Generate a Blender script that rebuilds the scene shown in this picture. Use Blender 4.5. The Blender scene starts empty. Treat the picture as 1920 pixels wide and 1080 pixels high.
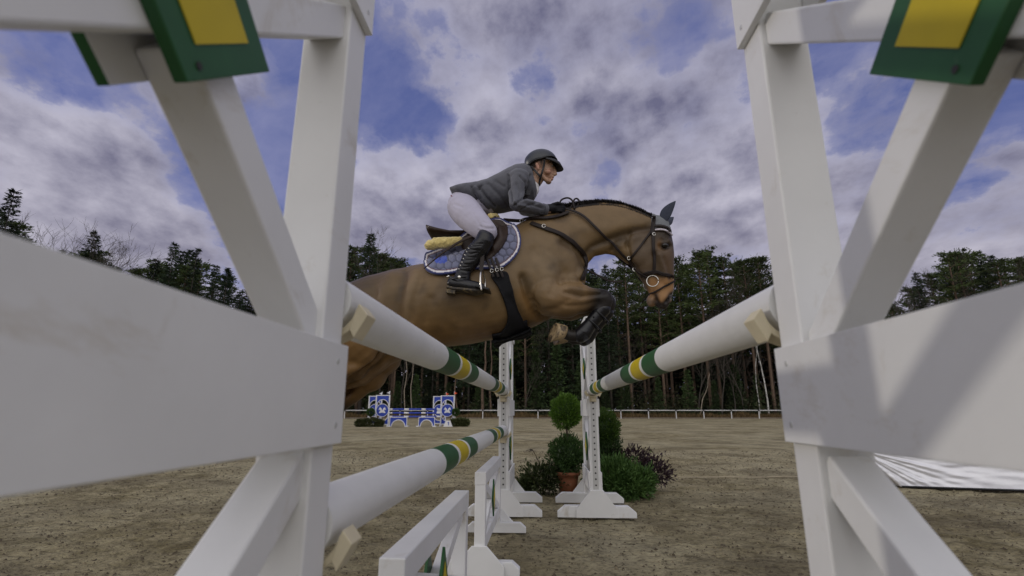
import bpy, bmesh, math, random
import numpy as np
from mathutils import Vector, Matrix, noise as mnoise
from mathutils.bvhtree import BVHTree
random.seed(7); rng = np.random.default_rng(7)
R = math.radians
S = bpy.context.scene
COL = S.collection

# ------------------------------------------------------------------ camera
FPX = 946.0; PITCH = R(13.665); YAW = R(3.469); CH = 0.95
cf = Vector((-math.sin(YAW)*math.cos(PITCH), math.cos(YAW)*math.cos(PITCH), math.sin(PITCH)))
cr = Vector((math.cos(YAW), math.sin(YAW), 0)); cu = cr.cross(cf)
CO = Vector((0, 0, CH))
cam_d = bpy.data.cameras.new('camera'); cam = bpy.data.objects.new('camera', cam_d); COL.objects.link(cam)
cam.location = CO; cam.rotation_euler = (math.pi/2+PITCH, 0, YAW)
cam_d.sensor_width = 36; cam_d.lens = FPX/1920*36; cam_d.clip_start = 0.02; cam_d.clip_end = 2000
cam_d.dof.use_dof = True; cam_d.dof.focus_distance = 3.6; cam_d.dof.aperture_fstop = 3.5
S.camera = cam
# ------------------------------------------------------------------ world
SUN_DIR = Vector((1.0, -0.13, -0.22)).normalized()          # the way the light travels
to_sun = -SUN_DIR
sun_el = math.asin(to_sun.z); sun_az = math.atan2(to_sun.x, to_sun.y)
W = bpy.data.worlds.new('World'); S.world = W; W.use_nodes = True
nt = W.node_tree; nt.nodes.clear()
def N(t, typ, **kw):
    n = t.nodes.new(typ)
    for k, v in kw.items():
        if k == 'loc': continue
        setattr(n, k, v)
    return n
def math_n(t, op, a, b=None, clamp=False):
    n = t.nodes.new('ShaderNodeMath'); n.operation = op; n.use_clamp = clamp
    for i, v in enumerate((a, b)):
        if v is None: continue
        if isinstance(v, (int, float)): n.inputs[i].default_value = v
        else: t.links.new(v, n.inputs[i])
    return n.outputs[0]
def ramp(t, src, stops, interp='LINEAR'):
    n = t.nodes.new('ShaderNodeValToRGB'); n.color_ramp.interpolation = interp
    el = n.color_ramp.elements
    while len(el) < len(stops): el.new(0.5)
    for e, (p, c) in zip(el, stops):
        e.position = p; e.color = (c, c, c, 1) if isinstance(c, (int, float)) else (*c, 1)
    if src is not None: t.links.new(src, n.inputs[0])
    return n.outputs[0]
def mixc(t, fac, a, b, blend='MIX'):
    n = t.nodes.new('ShaderNodeMix'); n.data_type = 'RGBA'; n.blend_type = blend
    ins = [n.inputs[0], n.inputs[6], n.inputs[7]]
    for i, v in zip(ins, (fac, a, b)):
        if isinstance(v, (int, float)): i.default_value = v
        elif isinstance(v, tuple): i.default_value = (*v, 1)
        else: t.links.new(v, i)
    return n.outputs[2]
def noise_n(t, vec, scale, detail=5, rough=0.55, dist=0.0, out=0):
    n = t.nodes.new('ShaderNodeTexNoise'); n.inputs['Scale'].default_value = scale
    n.inputs['Detail'].default_value = detail; n.inputs['Roughness'].default_value = rough
    n.inputs['Distortion'].default_value = dist
    if vec is not None: t.links.new(vec, n.inputs['Vector'])
    return n.outputs[out]
def build_world():
    t = nt
    sky = N(t, 'ShaderNodeTexSky', sky_type='NISHITA', sun_disc=False)
    sky.sun_elevation = sun_el; sky.sun_rotation = sun_az % (2*math.pi)
    tc = N(t, 'ShaderNodeTexCoord'); sep = N(t, 'ShaderNodeSeparateXYZ')
    t.links.new(tc.outputs['Generated'], sep.inputs[0])
    x, y, z = sep.outputs
    zz = math_n(t, 'MAXIMUM', z, 0.0)
    den = math_n(t, 'ADD', zz, 0.34)
    cx = math_n(t, 'DIVIDE', x, den); cy = math_n(t, 'DIVIDE', y, den)
    cmb = N(t, 'ShaderNodeCombineXYZ'); t.links.new(cx, cmb.inputs[0]); t.links.new(cy, cmb.inputs[1])
    mp = N(t, 'ShaderNodeMapping'); t.links.new(cmb.outputs[0], mp.inputs[0])
    mp.inputs['Location'].default_value = SKY_OFF; mp.inputs['Rotation'].default_value = (0, 0, R(20)); mp.inputs['Scale'].default_value = (1.0, 0.8, 1)
    big = noise_n(t, mp.outputs[0], 2.9, 14, 0.60, 0.0)
    of = N(t, 'ShaderNodeVectorMath', operation='ADD'); t.links.new(mp.outputs[0], of.inputs[0]); of.inputs[1].default_value = (-0.02, 0.05, 0)
    big2 = noise_n(t, of.outputs[0], 2.9, 4, 0.5, 0.0); bigs = noise_n(t, mp.outputs[0], 2.9, 14, 0.60, 0.0)
    ms = N(t, 'ShaderNodeMapping'); t.links.new(mp.outputs[0], ms.inputs[0]); ms.inputs['Scale'].default_value = (1.0, 2.0, 1); ms.inputs['Rotation'].default_value = (0, 0, R(35))
    wisp = noise_n(t, ms.outputs[0], 3.0, 10, 0.62, 0.3)
    hz = ramp(t, zz, [(0.0, 0.05), (0.30, 0.035), (0.50, 0.0)])
    def patch(px, py, wid, amt):      # a cloud or a clearer gap in this direction of the sky
        d = (cf + cr*((px-960)/FPX) + cu*((540-py)/FPX)).normalized()
        dp = N(t, 'ShaderNodeVectorMath', operation='DOT_PRODUCT'); t.links.new(tc.outputs['Generated'], dp.inputs[0]); dp.inputs[1].default_value = d
        c = math.cos(R(wid)); mr = N(t, 'ShaderNodeMapRange', interpolation_type='SMOOTHERSTEP'); t.links.new(dp.outputs['Value'], mr.inputs[0])
        mr.inputs[1].default_value = c; mr.inputs[2].default_value = 1; mr.inputs[3].default_value = 0; mr.inputs[4].default_value = amt
        return mr.outputs[0]
    tot = math_n(t, 'ADD', big, hz)
    for a in SKY_PATCH: tot = math_n(t, 'ADD', tot, patch(*a))
    mask = ramp(t, tot, [(0.43, 0.0), (0.49, 0.30), (0.525, 0.80), (0.60, 1.0)])
    veil = ramp(t, wisp, [(0.40, 0.0), (0.70, 0.42)])
    edge = math_n(t, 'MULTIPLY', math_n(t, 'SUBTRACT', bigs, big2), 3.2)
    thick = ramp(t, tot, [(0.52, 0.0), (0.85, 0.40)])
    f = math_n(t, 'ADD', math_n(t, 'ADD', edge, 0.42), math_n(t, 'SUBTRACT', thick, math_n(t, 'MULTIPLY', math_n(t, 'SUBTRACT', wisp, 0.5), 0.35)), True)
    cc = mixc(t, f, (0.55, 0.535, 0.64), (0.145, 0.145, 0.235))
    warm = ramp(t, zz, [(0.22, 1.0), (0.50, 0.0)]); cc = mixc(t, math_n(t, 'MULTIPLY', warm, 0.30), cc, (0.42, 0.39, 0.44))
    hs = N(t, 'ShaderNodeMix', data_type='RGBA', blend_type='MULTIPLY'); hs.inputs[0].default_value = 1.0
    t.links.new(sky.outputs[0], hs.inputs[6]); hs.inputs[7].default_value = (0.052, 0.050, 0.085, 1)
    blue = mixc(t, 0.7, hs.outputs[2], (0.120, 0.150, 0.36))
    blue = mixc(t, veil, blue, (0.36, 0.36, 0.52))
    skyc = mixc(t, mask, blue, cc)
    # brighter sky added out of view behind the camera to light the scene
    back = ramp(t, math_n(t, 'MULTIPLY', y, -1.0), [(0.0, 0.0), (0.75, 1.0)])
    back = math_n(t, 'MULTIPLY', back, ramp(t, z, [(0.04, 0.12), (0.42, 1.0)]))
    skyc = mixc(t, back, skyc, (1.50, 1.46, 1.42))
    up = ramp(t, z, [(0.72, 0.0), (1.0, 0.6)])  # overhead sky brightened too, out of view, as added fill light
    skyc = mixc(t, up, skyc, (0.85, 0.84, 0.92))
    low = ramp(t, z, [(0.0, 1.0), (0.001, 0.0)])
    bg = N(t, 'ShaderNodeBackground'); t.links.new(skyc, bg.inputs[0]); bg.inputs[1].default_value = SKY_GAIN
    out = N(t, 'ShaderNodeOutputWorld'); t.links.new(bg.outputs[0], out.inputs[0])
SKY_OFF = (3.1, 1.4, 0.0); SKY_GAIN = 2.0
SKY_PATCH = [(1000, 150, 15, .10), (1150, 220, 8, .07), (860, 40, 11, .06), (700, 370, 12, .08), (1350, 270, 12, .07), (1120, 340, 8, .07), (1820, 420, 14, .09), (1560, 400, 9, .05),
             (120, 390, 14, .11), (250, 90, 10, .03), (900, 420, 10, .06), (790, 130, 9, -.12), (780, 280, 7, -.10), (1130, 262, 6, -.08), (1190, 350, 9, .09), (1260, 180, 8, .06), (1030, 330, 6, .06), (1200, 10, 9, -.09), (50, 70, 12, -.07), (440, 340, 10, -.10), (560, 140, 10, -.06),
             (1620, 180, 10, -.04), (1800, 275, 10, -.10)]
build_world()
sun_d = bpy.data.lights.new('sun', 'SUN'); sun = bpy.data.objects.new('sun', sun_d); COL.objects.link(sun)
sun_d.energy = 1.45; sun_d.angle = R(1.6); sun_d.color = (1.0, 0.93, 0.82)
sun.rotation_euler = SUN_DIR.to_track_quat('-Z', 'Y').to_euler()
S.view_settings.view_transform = 'Standard'; S.view_settings.look = 'None'; S.view_settings.gamma = 1
S.view_settings.exposure = -1.0

# ------------------------------------------------------------------ helpers
YH = 3.4
def ray(px, py): return cf + cr*((px-960)/FPX) + cu*((540-py)/FPX)
def P(px, py, dy=0.0):                       # world point on the plane Y = YH+dy
    d = ray(px, py); return CO + d*((YH+dy)/d.y)
def PYp(px, py, Y): d = ray(px, py); return CO + d*(Y/d.y)
def proj(v):
    d = v-CO; w = d.dot(cf); return 960+FPX*d.dot(cr)/w, 540-FPX*d.dot(cu)/w
def tag(o, label=None, cat=None, group=None, kind=None):
    if label: o['label'] = label
    if cat: o['category'] = cat
    if group: o['group'] = group
    if kind: o['kind'] = kind
    return o
def empty(name, loc=(0, 0, 0), rz=0, parent=None):
    o = bpy.data.objects.new(name, None); o.location = loc; o.rotation_euler = (0, 0, rz); COL.objects.link(o)
    o.empty_display_size = 0.1
    if parent: o.parent = parent
    return o
def set_parent(o, parent):
    if parent is not None:
        o.parent = parent
        if parent.get('_w'): pass
class MB:
    def __init__(s): s.v = []; s.f = []; s.m = []; s.sm = []
    def add(s, vs, fs, m=0, smooth=False):
        b = len(s.v); s.v += [tuple(v) for v in vs]
        for f in fs: s.f.append(tuple(i+b for i in f)); s.m.append(m); s.sm.append(smooth)
    def box(s, lo, hi, m=0, M=None):
        vs = [Vector((x, y, z)) for z in (lo[2], hi[2]) for y in (lo[1], hi[1]) for x in (lo[0], hi[0])]
        if M is not None: vs = [M @ v for v in vs]
        s.add(vs, [(0, 2, 3, 1), (4, 5, 7, 6), (0, 1, 5, 4), (2, 6, 7, 3), (0, 4, 6, 2), (1, 3, 7, 5)], m)
    def prism(s, poly, d0, d1, axis='y', m=0, M=None):   # poly 2-D in the two other axes
        n = len(poly)
        def mk(a, b, d): return {'y': (a, d, b), 'x': (d, a, b), 'z': (a, b, d)}[axis]
        vs = [Vector(mk(a, b, d0)) for a, b in poly]+[Vector(mk(a, b, d1)) for a, b in poly]
        if M is not None: vs = [M @ v for v in vs]
        fs = [tuple(range(n)), tuple(reversed(range(n, 2*n)))]+[(i, i+n, (i+1) % n+n, (i+1) % n) for i in range(n)]
        s.add(vs, fs, m)
    def tube(s, pts, rad, n=10, m=0, cap=True, flat=None, smooth=True):
        pts = [Vector(p) for p in pts]; k = len(pts)
        if isinstance(rad, (int, float)): rad = [rad]*k
        base = len(s.v); up = None
        for i, p in enumerate(pts):
            t = (pts[min(i+1, k-1)]-pts[max(i-1, 0)]).normalized()
            if up is None:
                up = Vector((0, 0, 1)) if abs(t.z) < 0.9 else Vector((0, 1, 0))
            a = t.cross(up).normalized(); b = a.cross(t).normalized(); up = b
            for j in range(n):
                an = 2*math.pi*j/n
                s.v.append(tuple(p+a*(math.cos(an)*rad[i])+b*(math.sin(an)*rad[i])))
        for i in range(k-1):
            for j in range(n):
                s.f.append((base+i*n+j, base+i*n+(j+1) % n, base+(i+1)*n+(j+1) % n, base+(i+1)*n+j)); s.m.append(m); s.sm.append(smooth)
        if cap:
            s.f.append(tuple(base+j for j in reversed(range(n)))); s.m.append(m); s.sm.append(False)
            s.f.append(tuple(base+(k-1)*n+j for j in range(n))); s.m.append(m); s.sm.append(False)
    def ribbon(s, pts, nrm, w, th, m=0):      # strap: rectangular section following pts, nrm = outward normals
        k = len(pts); base = len(s.v)
        for i in range(k):
            t = (pts[min(i+1, k-1)]-pts[max(i-1, 0)]).normalized(); n_ = nrm[i]; a = t.cross(n_).normalized(); n_ = a.cross(t).normalized()
            if n_.dot(nrm[i]) < 0: n_ = -n_
            ww = w[i] if isinstance(w, (list, tuple)) else w
            for (ca, cn) in ((-.5, 0), (.5, 0), (.5, 1), (.3, 1.35), (-.3, 1.35), (-.5, 1)):
                s.v.append(tuple(pts[i]+a*(ww*ca)+n_*(th*cn)))
        for i in range(k-1):
            for j in range(6):
                s.f.append((base+i*6+j, base+i*6+(j+1) % 6, base+(i+1)*6+(j+1) % 6, base+(i+1)*6+j)); s.m.append(m); s.sm.append(False)
        s.f.append(tuple(base+j for j in range(6))); s.m.append(m); s.sm.append(False)
        s.f.append(tuple(base+(k-1)*6+j for j in range(6))); s.m.append(m); s.sm.append(False)
    def ell(s, c, r, M=None, nu=20, nv=12, m=0):
        vs = []; fs = []; c = Vector(c)
        for i in range(1, nv):
            th = math.pi*i/nv
            for j in range(nu):
                ph = 2*math.pi*j/nu; v = Vector((r[0]*math.sin(th)*math.cos(ph), r[1]*math.sin(th)*math.sin(ph), r[2]*math.cos(th)))
                if M is not None: v = M @ v
                vs.append(c+v)
        for i in range(nv-2):
            for j in range(nu): fs.append((i*nu+j, (i+1)*nu+j, (i+1)*nu+(j+1) % nu, i*nu+(j+1) % nu))
        t = Vector((0, 0, r[2])); 
        if M is not None: t = M @ t
        vs += [c+t, c-t]; a = len(vs)-2; l = (nv-2)*nu
        for j in range(nu): fs.append((a, j, (j+1) % nu)); fs.append((a+1, l+(j+1) % nu, l+j))
        s.add(vs, fs, m, True)
    def cap(s, p0, r0, p1, r1, n=14):          # tapered capsule (closed)
        p0 = Vector(p0); p1 = Vector(p1); d = p1-p0; L = d.length; t = d/L if L > 1e-6 else Vector((0, 0, 1))
        pts = []; rr = []
        for k in range(5): a = math.pi/2*(1-k/5*0.98); pts.append(p0-t*(r0*math.sin(a))); rr.append(max(r0*math.cos(a), 1e-4))
        pts.append(p0); rr.append(r0); pts.append(p1); rr.append(r1)
        for k in range(1, 6): a = math.pi/2*(k/5*0.98); pts.append(p1+t*(r1*math.sin(a))); rr.append(max(r1*math.cos(a), 1e-4))
        s.tube(pts, rr, n)
    def chain(s, pr, n=14):
        for (a, ra), (b, rb) in zip(pr[:-1], pr[1:]): s.cap(a, ra, b, rb, n)
    def loft(s, secs, n=28, p=2.2):            # secs: (A, B, w[, yoff]) A/B world points, ring between
        base = len(s.v); k = len(secs)
        for sc in secs:
            A, B, w = sc[:3]; c = (A+B)/2; h = (A-B)/2
            for j in range(n):
                a = 2*math.pi*j/n; ca, sa = math.cos(a), math.sin(a)
                e = 2/p; cx = math.copysign(abs(ca)**e, ca); sx = math.copysign(abs(sa)**e, sa)
                s.v.append(tuple(c+h*cx+Vector((0, w*sx, 0))))
        for i in range(k-1):
            for j in range(n):
                s.f.append((base+i*n+j, base+i*n+(j+1) % n, base+(i+1)*n+(j+1) % n, base+(i+1)*n+j)); s.m.append(0); s.sm.append(True)
        s.f.append(tuple(base+j for j in reversed(range(n)))); s.m.append(0); s.sm.append(True)
        s.f.append(tuple(base+(k-1)*n+j for j in range(n))); s.m.append(0); s.sm.append(True)
    def mesh(s, name, mats):
        me = bpy.data.meshes.new(name); me.from_pydata(s.v, [], s.f)
        for m in (mats if isinstance(mats, (list, tuple)) else [mats]): me.materials.append(m)
        me.polygons.foreach_set('material_index', s.m); me.polygons.foreach_set('use_smooth', s.sm); me.update()
        bm = bmesh.new(); bm.from_mesh(me); bmesh.ops.recalc_face_normals(bm, faces=bm.faces); bm.to_mesh(me); bm.free()
        return me
    def build(s, name, mats, parent=None, bevel=0, loc=None):
        o = bpy.data.objects.new(name, s.mesh(name, mats)); COL.objects.link(o)
        if parent: o.parent = parent
        if loc is not None: o.location = loc
        if bevel:
            b = o.modifiers.new('bevel', 'BEVEL'); b.width = bevel; b.segments = 2; b.limit_method = 'ANGLE'; b.angle_limit = R(35)
        return o
    def blob(s, name, mat, voxel, smooth, parent=None, fn=None, colfn=None):   # union the closed shapes into one skin
        me = s.mesh(name, mat); o = bpy.data.objects.new(name, me); COL.objects.link(o)
        r = o.modifiers.new('r', 'REMESH'); r.mode = 'VOXEL'; r.voxel_size = voxel; r.use_smooth_shade = True
        if smooth: q = o.modifiers.new('s', 'SMOOTH'); q.factor = 0.6; q.iterations = smooth
        dg = bpy.context.evaluated_depsgraph_get(); ev = o.evaluated_get(dg)
        m2 = bpy.data.meshes.new_from_object(ev, depsgraph=dg); o.modifiers.clear(); old = o.data; o.data = m2; bpy.data.meshes.remove(old)
        m2.name = name
        if not m2.materials: m2.materials.append(mat)
        m2.polygons.foreach_set('use_smooth', [True]*len(m2.polygons))
        if fn: fn(m2)
        if colfn: paint(m2, colfn)
        if parent: o.parent = parent
        return o
def get_co(me):
    a = np.empty(len(me.vertices)*3, np.float32); me.vertices.foreach_get('co', a); return a.reshape(-1, 3).astype(np.float64)
def get_no(me):
    a = np.empty(len(me.vertices)*3, np.float32); me.vertices.foreach_get('normal', a); return a.reshape(-1, 3).astype(np.float64)
def set_co(me, c): me.vertices.foreach_set('co', c.astype(np.float32).ravel()); me.update()
def paint(me, fn):
    c = get_co(me); col = fn(c, get_no(me)); at = me.color_attributes.new('Col', 'FLOAT_COLOR', 'POINT')
    at.data.foreach_set('color', np.concatenate([col, np.ones((len(col), 1))], 1).astype(np.float32).ravel())
ncf, ncr, ncu, nco = (np.array(v) for v in (cf, cr, cu, CO))
def nproj(c):                                 # pixel of points mirrored to the near side of the horse's plane
    c = c.copy(); c[:, 1] = YH-np.abs(c[:, 1]-YH); d = c-nco; w = d@ncf
    return np.stack([960+FPX*(d@ncr)/w, 540-FPX*(d@ncu)/w], 1)
def seg_dist(p, poly):
    best = np.full(len(p), 1e9); poly = [np.array(q, float) for q in poly]
    for a, b in zip(poly[:-1], poly[1:]):
        d = b-a; t = np.clip(((p-a)@d)/(d@d+1e-9), 0, 1); best = np.minimum(best, np.linalg.norm(p-(a+t[:, None]*d), axis=1))
    return best
def vnoise(c, scale, seed=0):
    return np.array([mnoise.noise(Vector(v)*scale+Vector((seed*7.3, seed*1.7, 0))) for v in c])
def copy_tree(o, parent=None):
    c = o.copy(); COL.objects.link(c); c.parent = parent
    for k, v in list(o.items()):
        pass
    for ch in list(o.children): copy_tree(ch, c)
    return c

# ------------------------------------------------------------------ materials
def mat(name, col=(0.5, 0.5, 0.5), rough=0.6, metal=0.0, var=0.0, vscale=8, bump=0.0, bscale=40, attr=False, spec=0.5, coat=0.0, sheen=0.0,
        stain=None, coords='Object', detail=6, sub=0.0):
    m = bpy.data.materials.new(name); m.use_nodes = True; t = m.node_tree; b = t.nodes['Principled BSDF']
    b.inputs['Roughness'].default_value = rough; b.inputs['Metallic'].default_value = metal
    b.inputs['Specular IOR Level'].default_value = spec; b.inputs['Coat Weight'].default_value = coat; b.inputs['Sheen Weight'].default_value = sheen
    tc = N(t, 'ShaderNodeTexCoord'); vec = tc.outputs[coords]
    src = None
    if attr:
        a = N(t, 'ShaderNodeAttribute', attribute_name='Col'); src = a.outputs['Color']
    if var > 0 or src is not None:
        n = noise_n(t, vec, vscale, detail, 0.6)
        k = ramp(t, n, [(0.25, 1-var), (0.75, 1+var)]) if var <= 0.0 else None
        mr = N(t, 'ShaderNodeMapRange'); t.links.new(n, mr.inputs[0]); mr.inputs[1].default_value = 0.25; mr.inputs[2].default_value = 0.75
        mr.inputs[3].default_value = 1-var; mr.inputs[4].default_value = 1+var
        vm = N(t, 'ShaderNodeVectorMath', operation='SCALE')
        if src is not None: t.links.new(src, vm.inputs[0])
        else: vm.inputs[0].default_value = col
        t.links.new(mr.outputs[0], vm.inputs['Scale']); cur = vm.outputs[0]
    else: cur = None
    if stain:
        sc, lo, hi, sc_col = stain
        n2 = noise_n(t, vec, sc, 8, 0.65, 0.4); f = ramp(t, n2, [(lo, 0.0), (hi, 1.0)])
        cur = mixc(t, f, cur if cur is not None else col, sc_col)
    if cur is not None: t.links.new(cur, b.inputs['Base Color'])
    else: b.inputs['Base Color'].default_value = (*col, 1)
    if bump > 0:
        n3 = noise_n(t, vec, bscale, 6, 0.6); bp = N(t, 'ShaderNodeBump'); bp.inputs['Strength'].default_value = bump; bp.inputs['Distance'].default_value = 0.01
        t.links.new(n3, bp.inputs['Height']); t.links.new(bp.outputs[0], b.inputs['Normal'])
    return m
M = {}
M['white'] = mat('white_paint', (0.72, 0.72, 0.71), 0.5, var=0.05, vscale=5, bump=0.05, bscale=30, stain=(6, 0.60, 0.80, (0.46, 0.41, 0.32)))
def scuffs(m, sc, lo, hi, col, stretch=(1, .25, 1)):
    t = m.node_tree; b = t.nodes['Principled BSDF']; cur = b.inputs['Base Color'].links[0].from_socket
    tc = N(t, 'ShaderNodeTexCoord'); mp = N(t, 'ShaderNodeMapping'); t.links.new(tc.outputs['Object'], mp.inputs[0]); mp.inputs['Scale'].default_value = stretch
    n = noise_n(t, mp.outputs[0], sc, 9, 0.72, 0.6); t.links.new(mixc(t, ramp(t, n, [(lo, 0.0), (hi, 1.0)]), cur, col), b.inputs['Base Color'])
scuffs(M['white'], 26, 0.68, 0.74, (0.30, 0.28, 0.24)); scuffs(M['white'], 3.5, 0.58, 0.72, (0.55, 0.51, 0.44), (1, .5, 1))
M['pole_white'] = mat('pole_white', (0.74, 0.74, 0.72), 0.38, var=0.05, vscale=9, bump=0.08, bscale=50, stain=(11, 0.66, 0.78, (0.45, 0.42, 0.36)))
scuffs(M['pole_white'], 22, 0.66, 0.72, (0.34, 0.32, 0.28), (1, .15, 1))
M['green'] = mat('green_paint', (0.020, 0.090, 0.028), 0.48, spec=0.3, var=0.12, vscale=14, stain=(30, 0.68, 0.76, (0.12, 0.17, 0.10)))
M['yellow'] = mat('yellow_paint', (0.52, 0.40, 0.008), 0.48, spec=0.3, var=0.06, vscale=14, stain=(26, 0.68, 0.78, (0.38, 0.32, 0.08)))
M['strip'] = mat('galvanised_strip', (0.55, 0.55, 0.53), 0.4, metal=0.3, var=0.06)
M['hole'] = mat('hole_dark', (0.03, 0.03, 0.03), 0.8)
M['cup'] = mat('cream_plastic', (0.62, 0.55, 0.38), 0.5, var=0.08, vscale=20, stain=(16, 0.6, 0.75, (0.30, 0.22, 0.08)))
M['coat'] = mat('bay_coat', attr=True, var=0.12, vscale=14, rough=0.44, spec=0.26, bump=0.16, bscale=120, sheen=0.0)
M['black_leather'] = mat('black_leather', (0.010, 0.010, 0.011), 0.36, spec=0.35, var=0.3, vscale=30, bump=0.15, bscale=70)
M['boot_leather'] = mat('boot_leather', (0.008, 0.008, 0.010), 0.25, spec=0.4, bump=0.35, bscale=22)
M['brown_leather'] = mat('brown_leather', (0.032, 0.019, 0.013), 0.5, spec=0.3, var=0.3, vscale=30, bump=0.15, bscale=70)
M['strap'] = mat('bridle_leather', (0.018, 0.012, 0.010), 0.5, spec=0.25, var=0.3, vscale=30)
M['elastic'] = mat('black_girth', (0.010, 0.010, 0.012), 0.75, spec=0.2, bump=0.1, bscale=90)
M['steel'] = mat('steel', (0.62, 0.60, 0.56), 0.25, metal=1.0)
M['wool'] = mat('sheepskin', (0.66, 0.53, 0.20), 0.95, var=0.18, vscale=30, bump=0.9, bscale=90, sheen=0.4)
M['pad'] = mat('quilted_cloth', attr=True, var=0.06, vscale=30, rough=0.75, bump=0.1, bscale=200, sheen=0.2)
M['jacket'] = mat('grey_jacket', (0.070, 0.072, 0.088), 0.72, var=0.16, vscale=10, bump=0.5, bscale=12, sheen=0.2)
M['jacket_dark'] = mat('dark_jacket_trim', (0.03, 0.03, 0.035), 0.7)
M['red_lining'] = mat('red_lining', (0.16, 0.012, 0.015), 0.7)
M['breeches'] = mat('white_breeches', (0.43, 0.41, 0.50), 0.8, var=0.05, vscale=12, bump=0.35, bscale=16)
M['shirt'] = mat('white_shirt', (0.74, 0.73, 0.76), 0.8)
M['skin'] = mat('skin', attr=True, var=0.05, vscale=30, rough=0.5, sub=0.1)
M['helmet'] = mat('helmet_shell', (0.022, 0.026, 0.034), 0.38, var=0.1, vscale=60, bump=0.05, bscale=200)
M['visor'] = mat('visor_dark', (0.012, 0.012, 0.014), 0.5)
M['glove'] = mat('black_glove', (0.008, 0.008, 0.011), 0.6, spec=0.25, bump=0.2, bscale=60)
M['hair'] = mat('brown_hair', (0.02, 0.014, 0.01), 0.6)
M['mane'] = mat('dark_mane', (0.016, 0.013, 0.012), 0.6, var=0.3, vscale=40)
M['bonnet'] = mat('navy_bonnet', (0.035, 0.042, 0.065), 0.85, bump=0.5, bscale=160)
M['bonnet_grey'] = mat('grey_bonnet', (0.17, 0.18, 0.19), 0.85, bump=0.5, bscale=160)
M['hoof'] = mat('hoof_horn', (0.33, 0.24, 0.13), 0.6, var=0.4, vscale=25, stain=(30, 0.5, 0.6, (0.07, 0.05, 0.03)))
M['eye'] = mat('eye', (0.008, 0.006, 0.005), 0.08)
M['sclera'] = mat('sclera', (0.22, 0.19, 0.17), 0.3)
# ------------------------------------------------------------------ ground
def ground_mat():
    m = bpy.data.materials.new('arena_footing'); m.use_nodes = True; t = m.node_tree; b = t.nodes['Principled BSDF']
    b.inputs['Roughness'].default_value = 0.95; b.inputs['Specular IOR Level'].default_value = 0.15
    tc = N(t, 'ShaderNodeTexCoord'); v = tc.outputs['Object']
    big = noise_n(t, v, 0.35, 5, 0.6); mid = noise_n(t, v, 3.2, 6, 0.62, 0.3); fine = noise_n(t, v, 26, 5, 0.7)
    mp = N(t, 'ShaderNodeMapping'); t.links.new(v, mp.inputs[0]); mp.inputs['Scale'].default_value = (1, 2.4, 1)
    rake = noise_n(t, mp.outputs[0], 7, 6, 0.65, 0.4)
    vo = N(t, 'ShaderNodeTexVoronoi'); vo.inputs['Scale'].default_value = 42; t.links.new(v, vo.inputs[0])
    c = mixc(t, ramp(t, mid, [(0.35, 0.0), (0.68, 1.0)]), (0.18, 0.15, 0.075), (0.45, 0.39, 0.235))
    c = mixc(t, ramp(t, big, [(0.40, 0.0), (0.60, 0.75)]), c, (0.47, 0.42, 0.275))
    dk = noise_n(t, v, 0.9, 7, 0.6, 0.5); c = mixc(t, ramp(t, dk, [(0.46, 0.0), (0.64, 0.62)]), c, (0.125, 0.10, 0.058))
    c = mixc(t, ramp(t, rake, [(0.30, 0.75), (0.48, 0.0)]), c, (0.10, 0.080, 0.050))
    c = mixc(t, ramp(t, fine, [(0.28, 0.85), (0.50, 0.0)]), c, (0.042, 0.033, 0.018))
    c = mixc(t, ramp(t, fine, [(0.60, 0.0), (0.78, 0.7)]), c, (0.48, 0.42, 0.25))
    t.links.new(c, b.inputs['Base Color'])
    h = math_n(t, 'ADD', math_n(t, 'MULTIPLY', fine, 0.8), math_n(t, 'ADD', math_n(t, 'MULTIPLY', rake, 0.9), math_n(t, 'MULTIPLY', vo.outputs[0], 0.25)))
    bp = N(t, 'ShaderNodeBump'); bp.inputs['Strength'].default_value = 1.0; bp.inputs['Distance'].default_value = 0.05
    t.links.new(h, bp.inputs['Height']); t.links.new(bp.outputs[0], b.inputs['Normal'])
    return m
fh = Vector((-math.sin(YAW), math.cos(YAW), 0))
def CF(lat, d, z=0.0): return cr*lat+fh*d+Vector((0, 0, z))          # camera-heading frame on the ground
def gpos(px, d, zref=10.0): return (px-960)/FPX*(d*math.cos(PITCH)+(zref-CH)*math.sin(PITCH))
def htop(py, d):
    v = (540-py)/FPX; return CH + d*(v*math.cos(PITCH)+math.sin(PITCH))/(math.cos(PITCH)-v*math.sin(PITCH))
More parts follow.
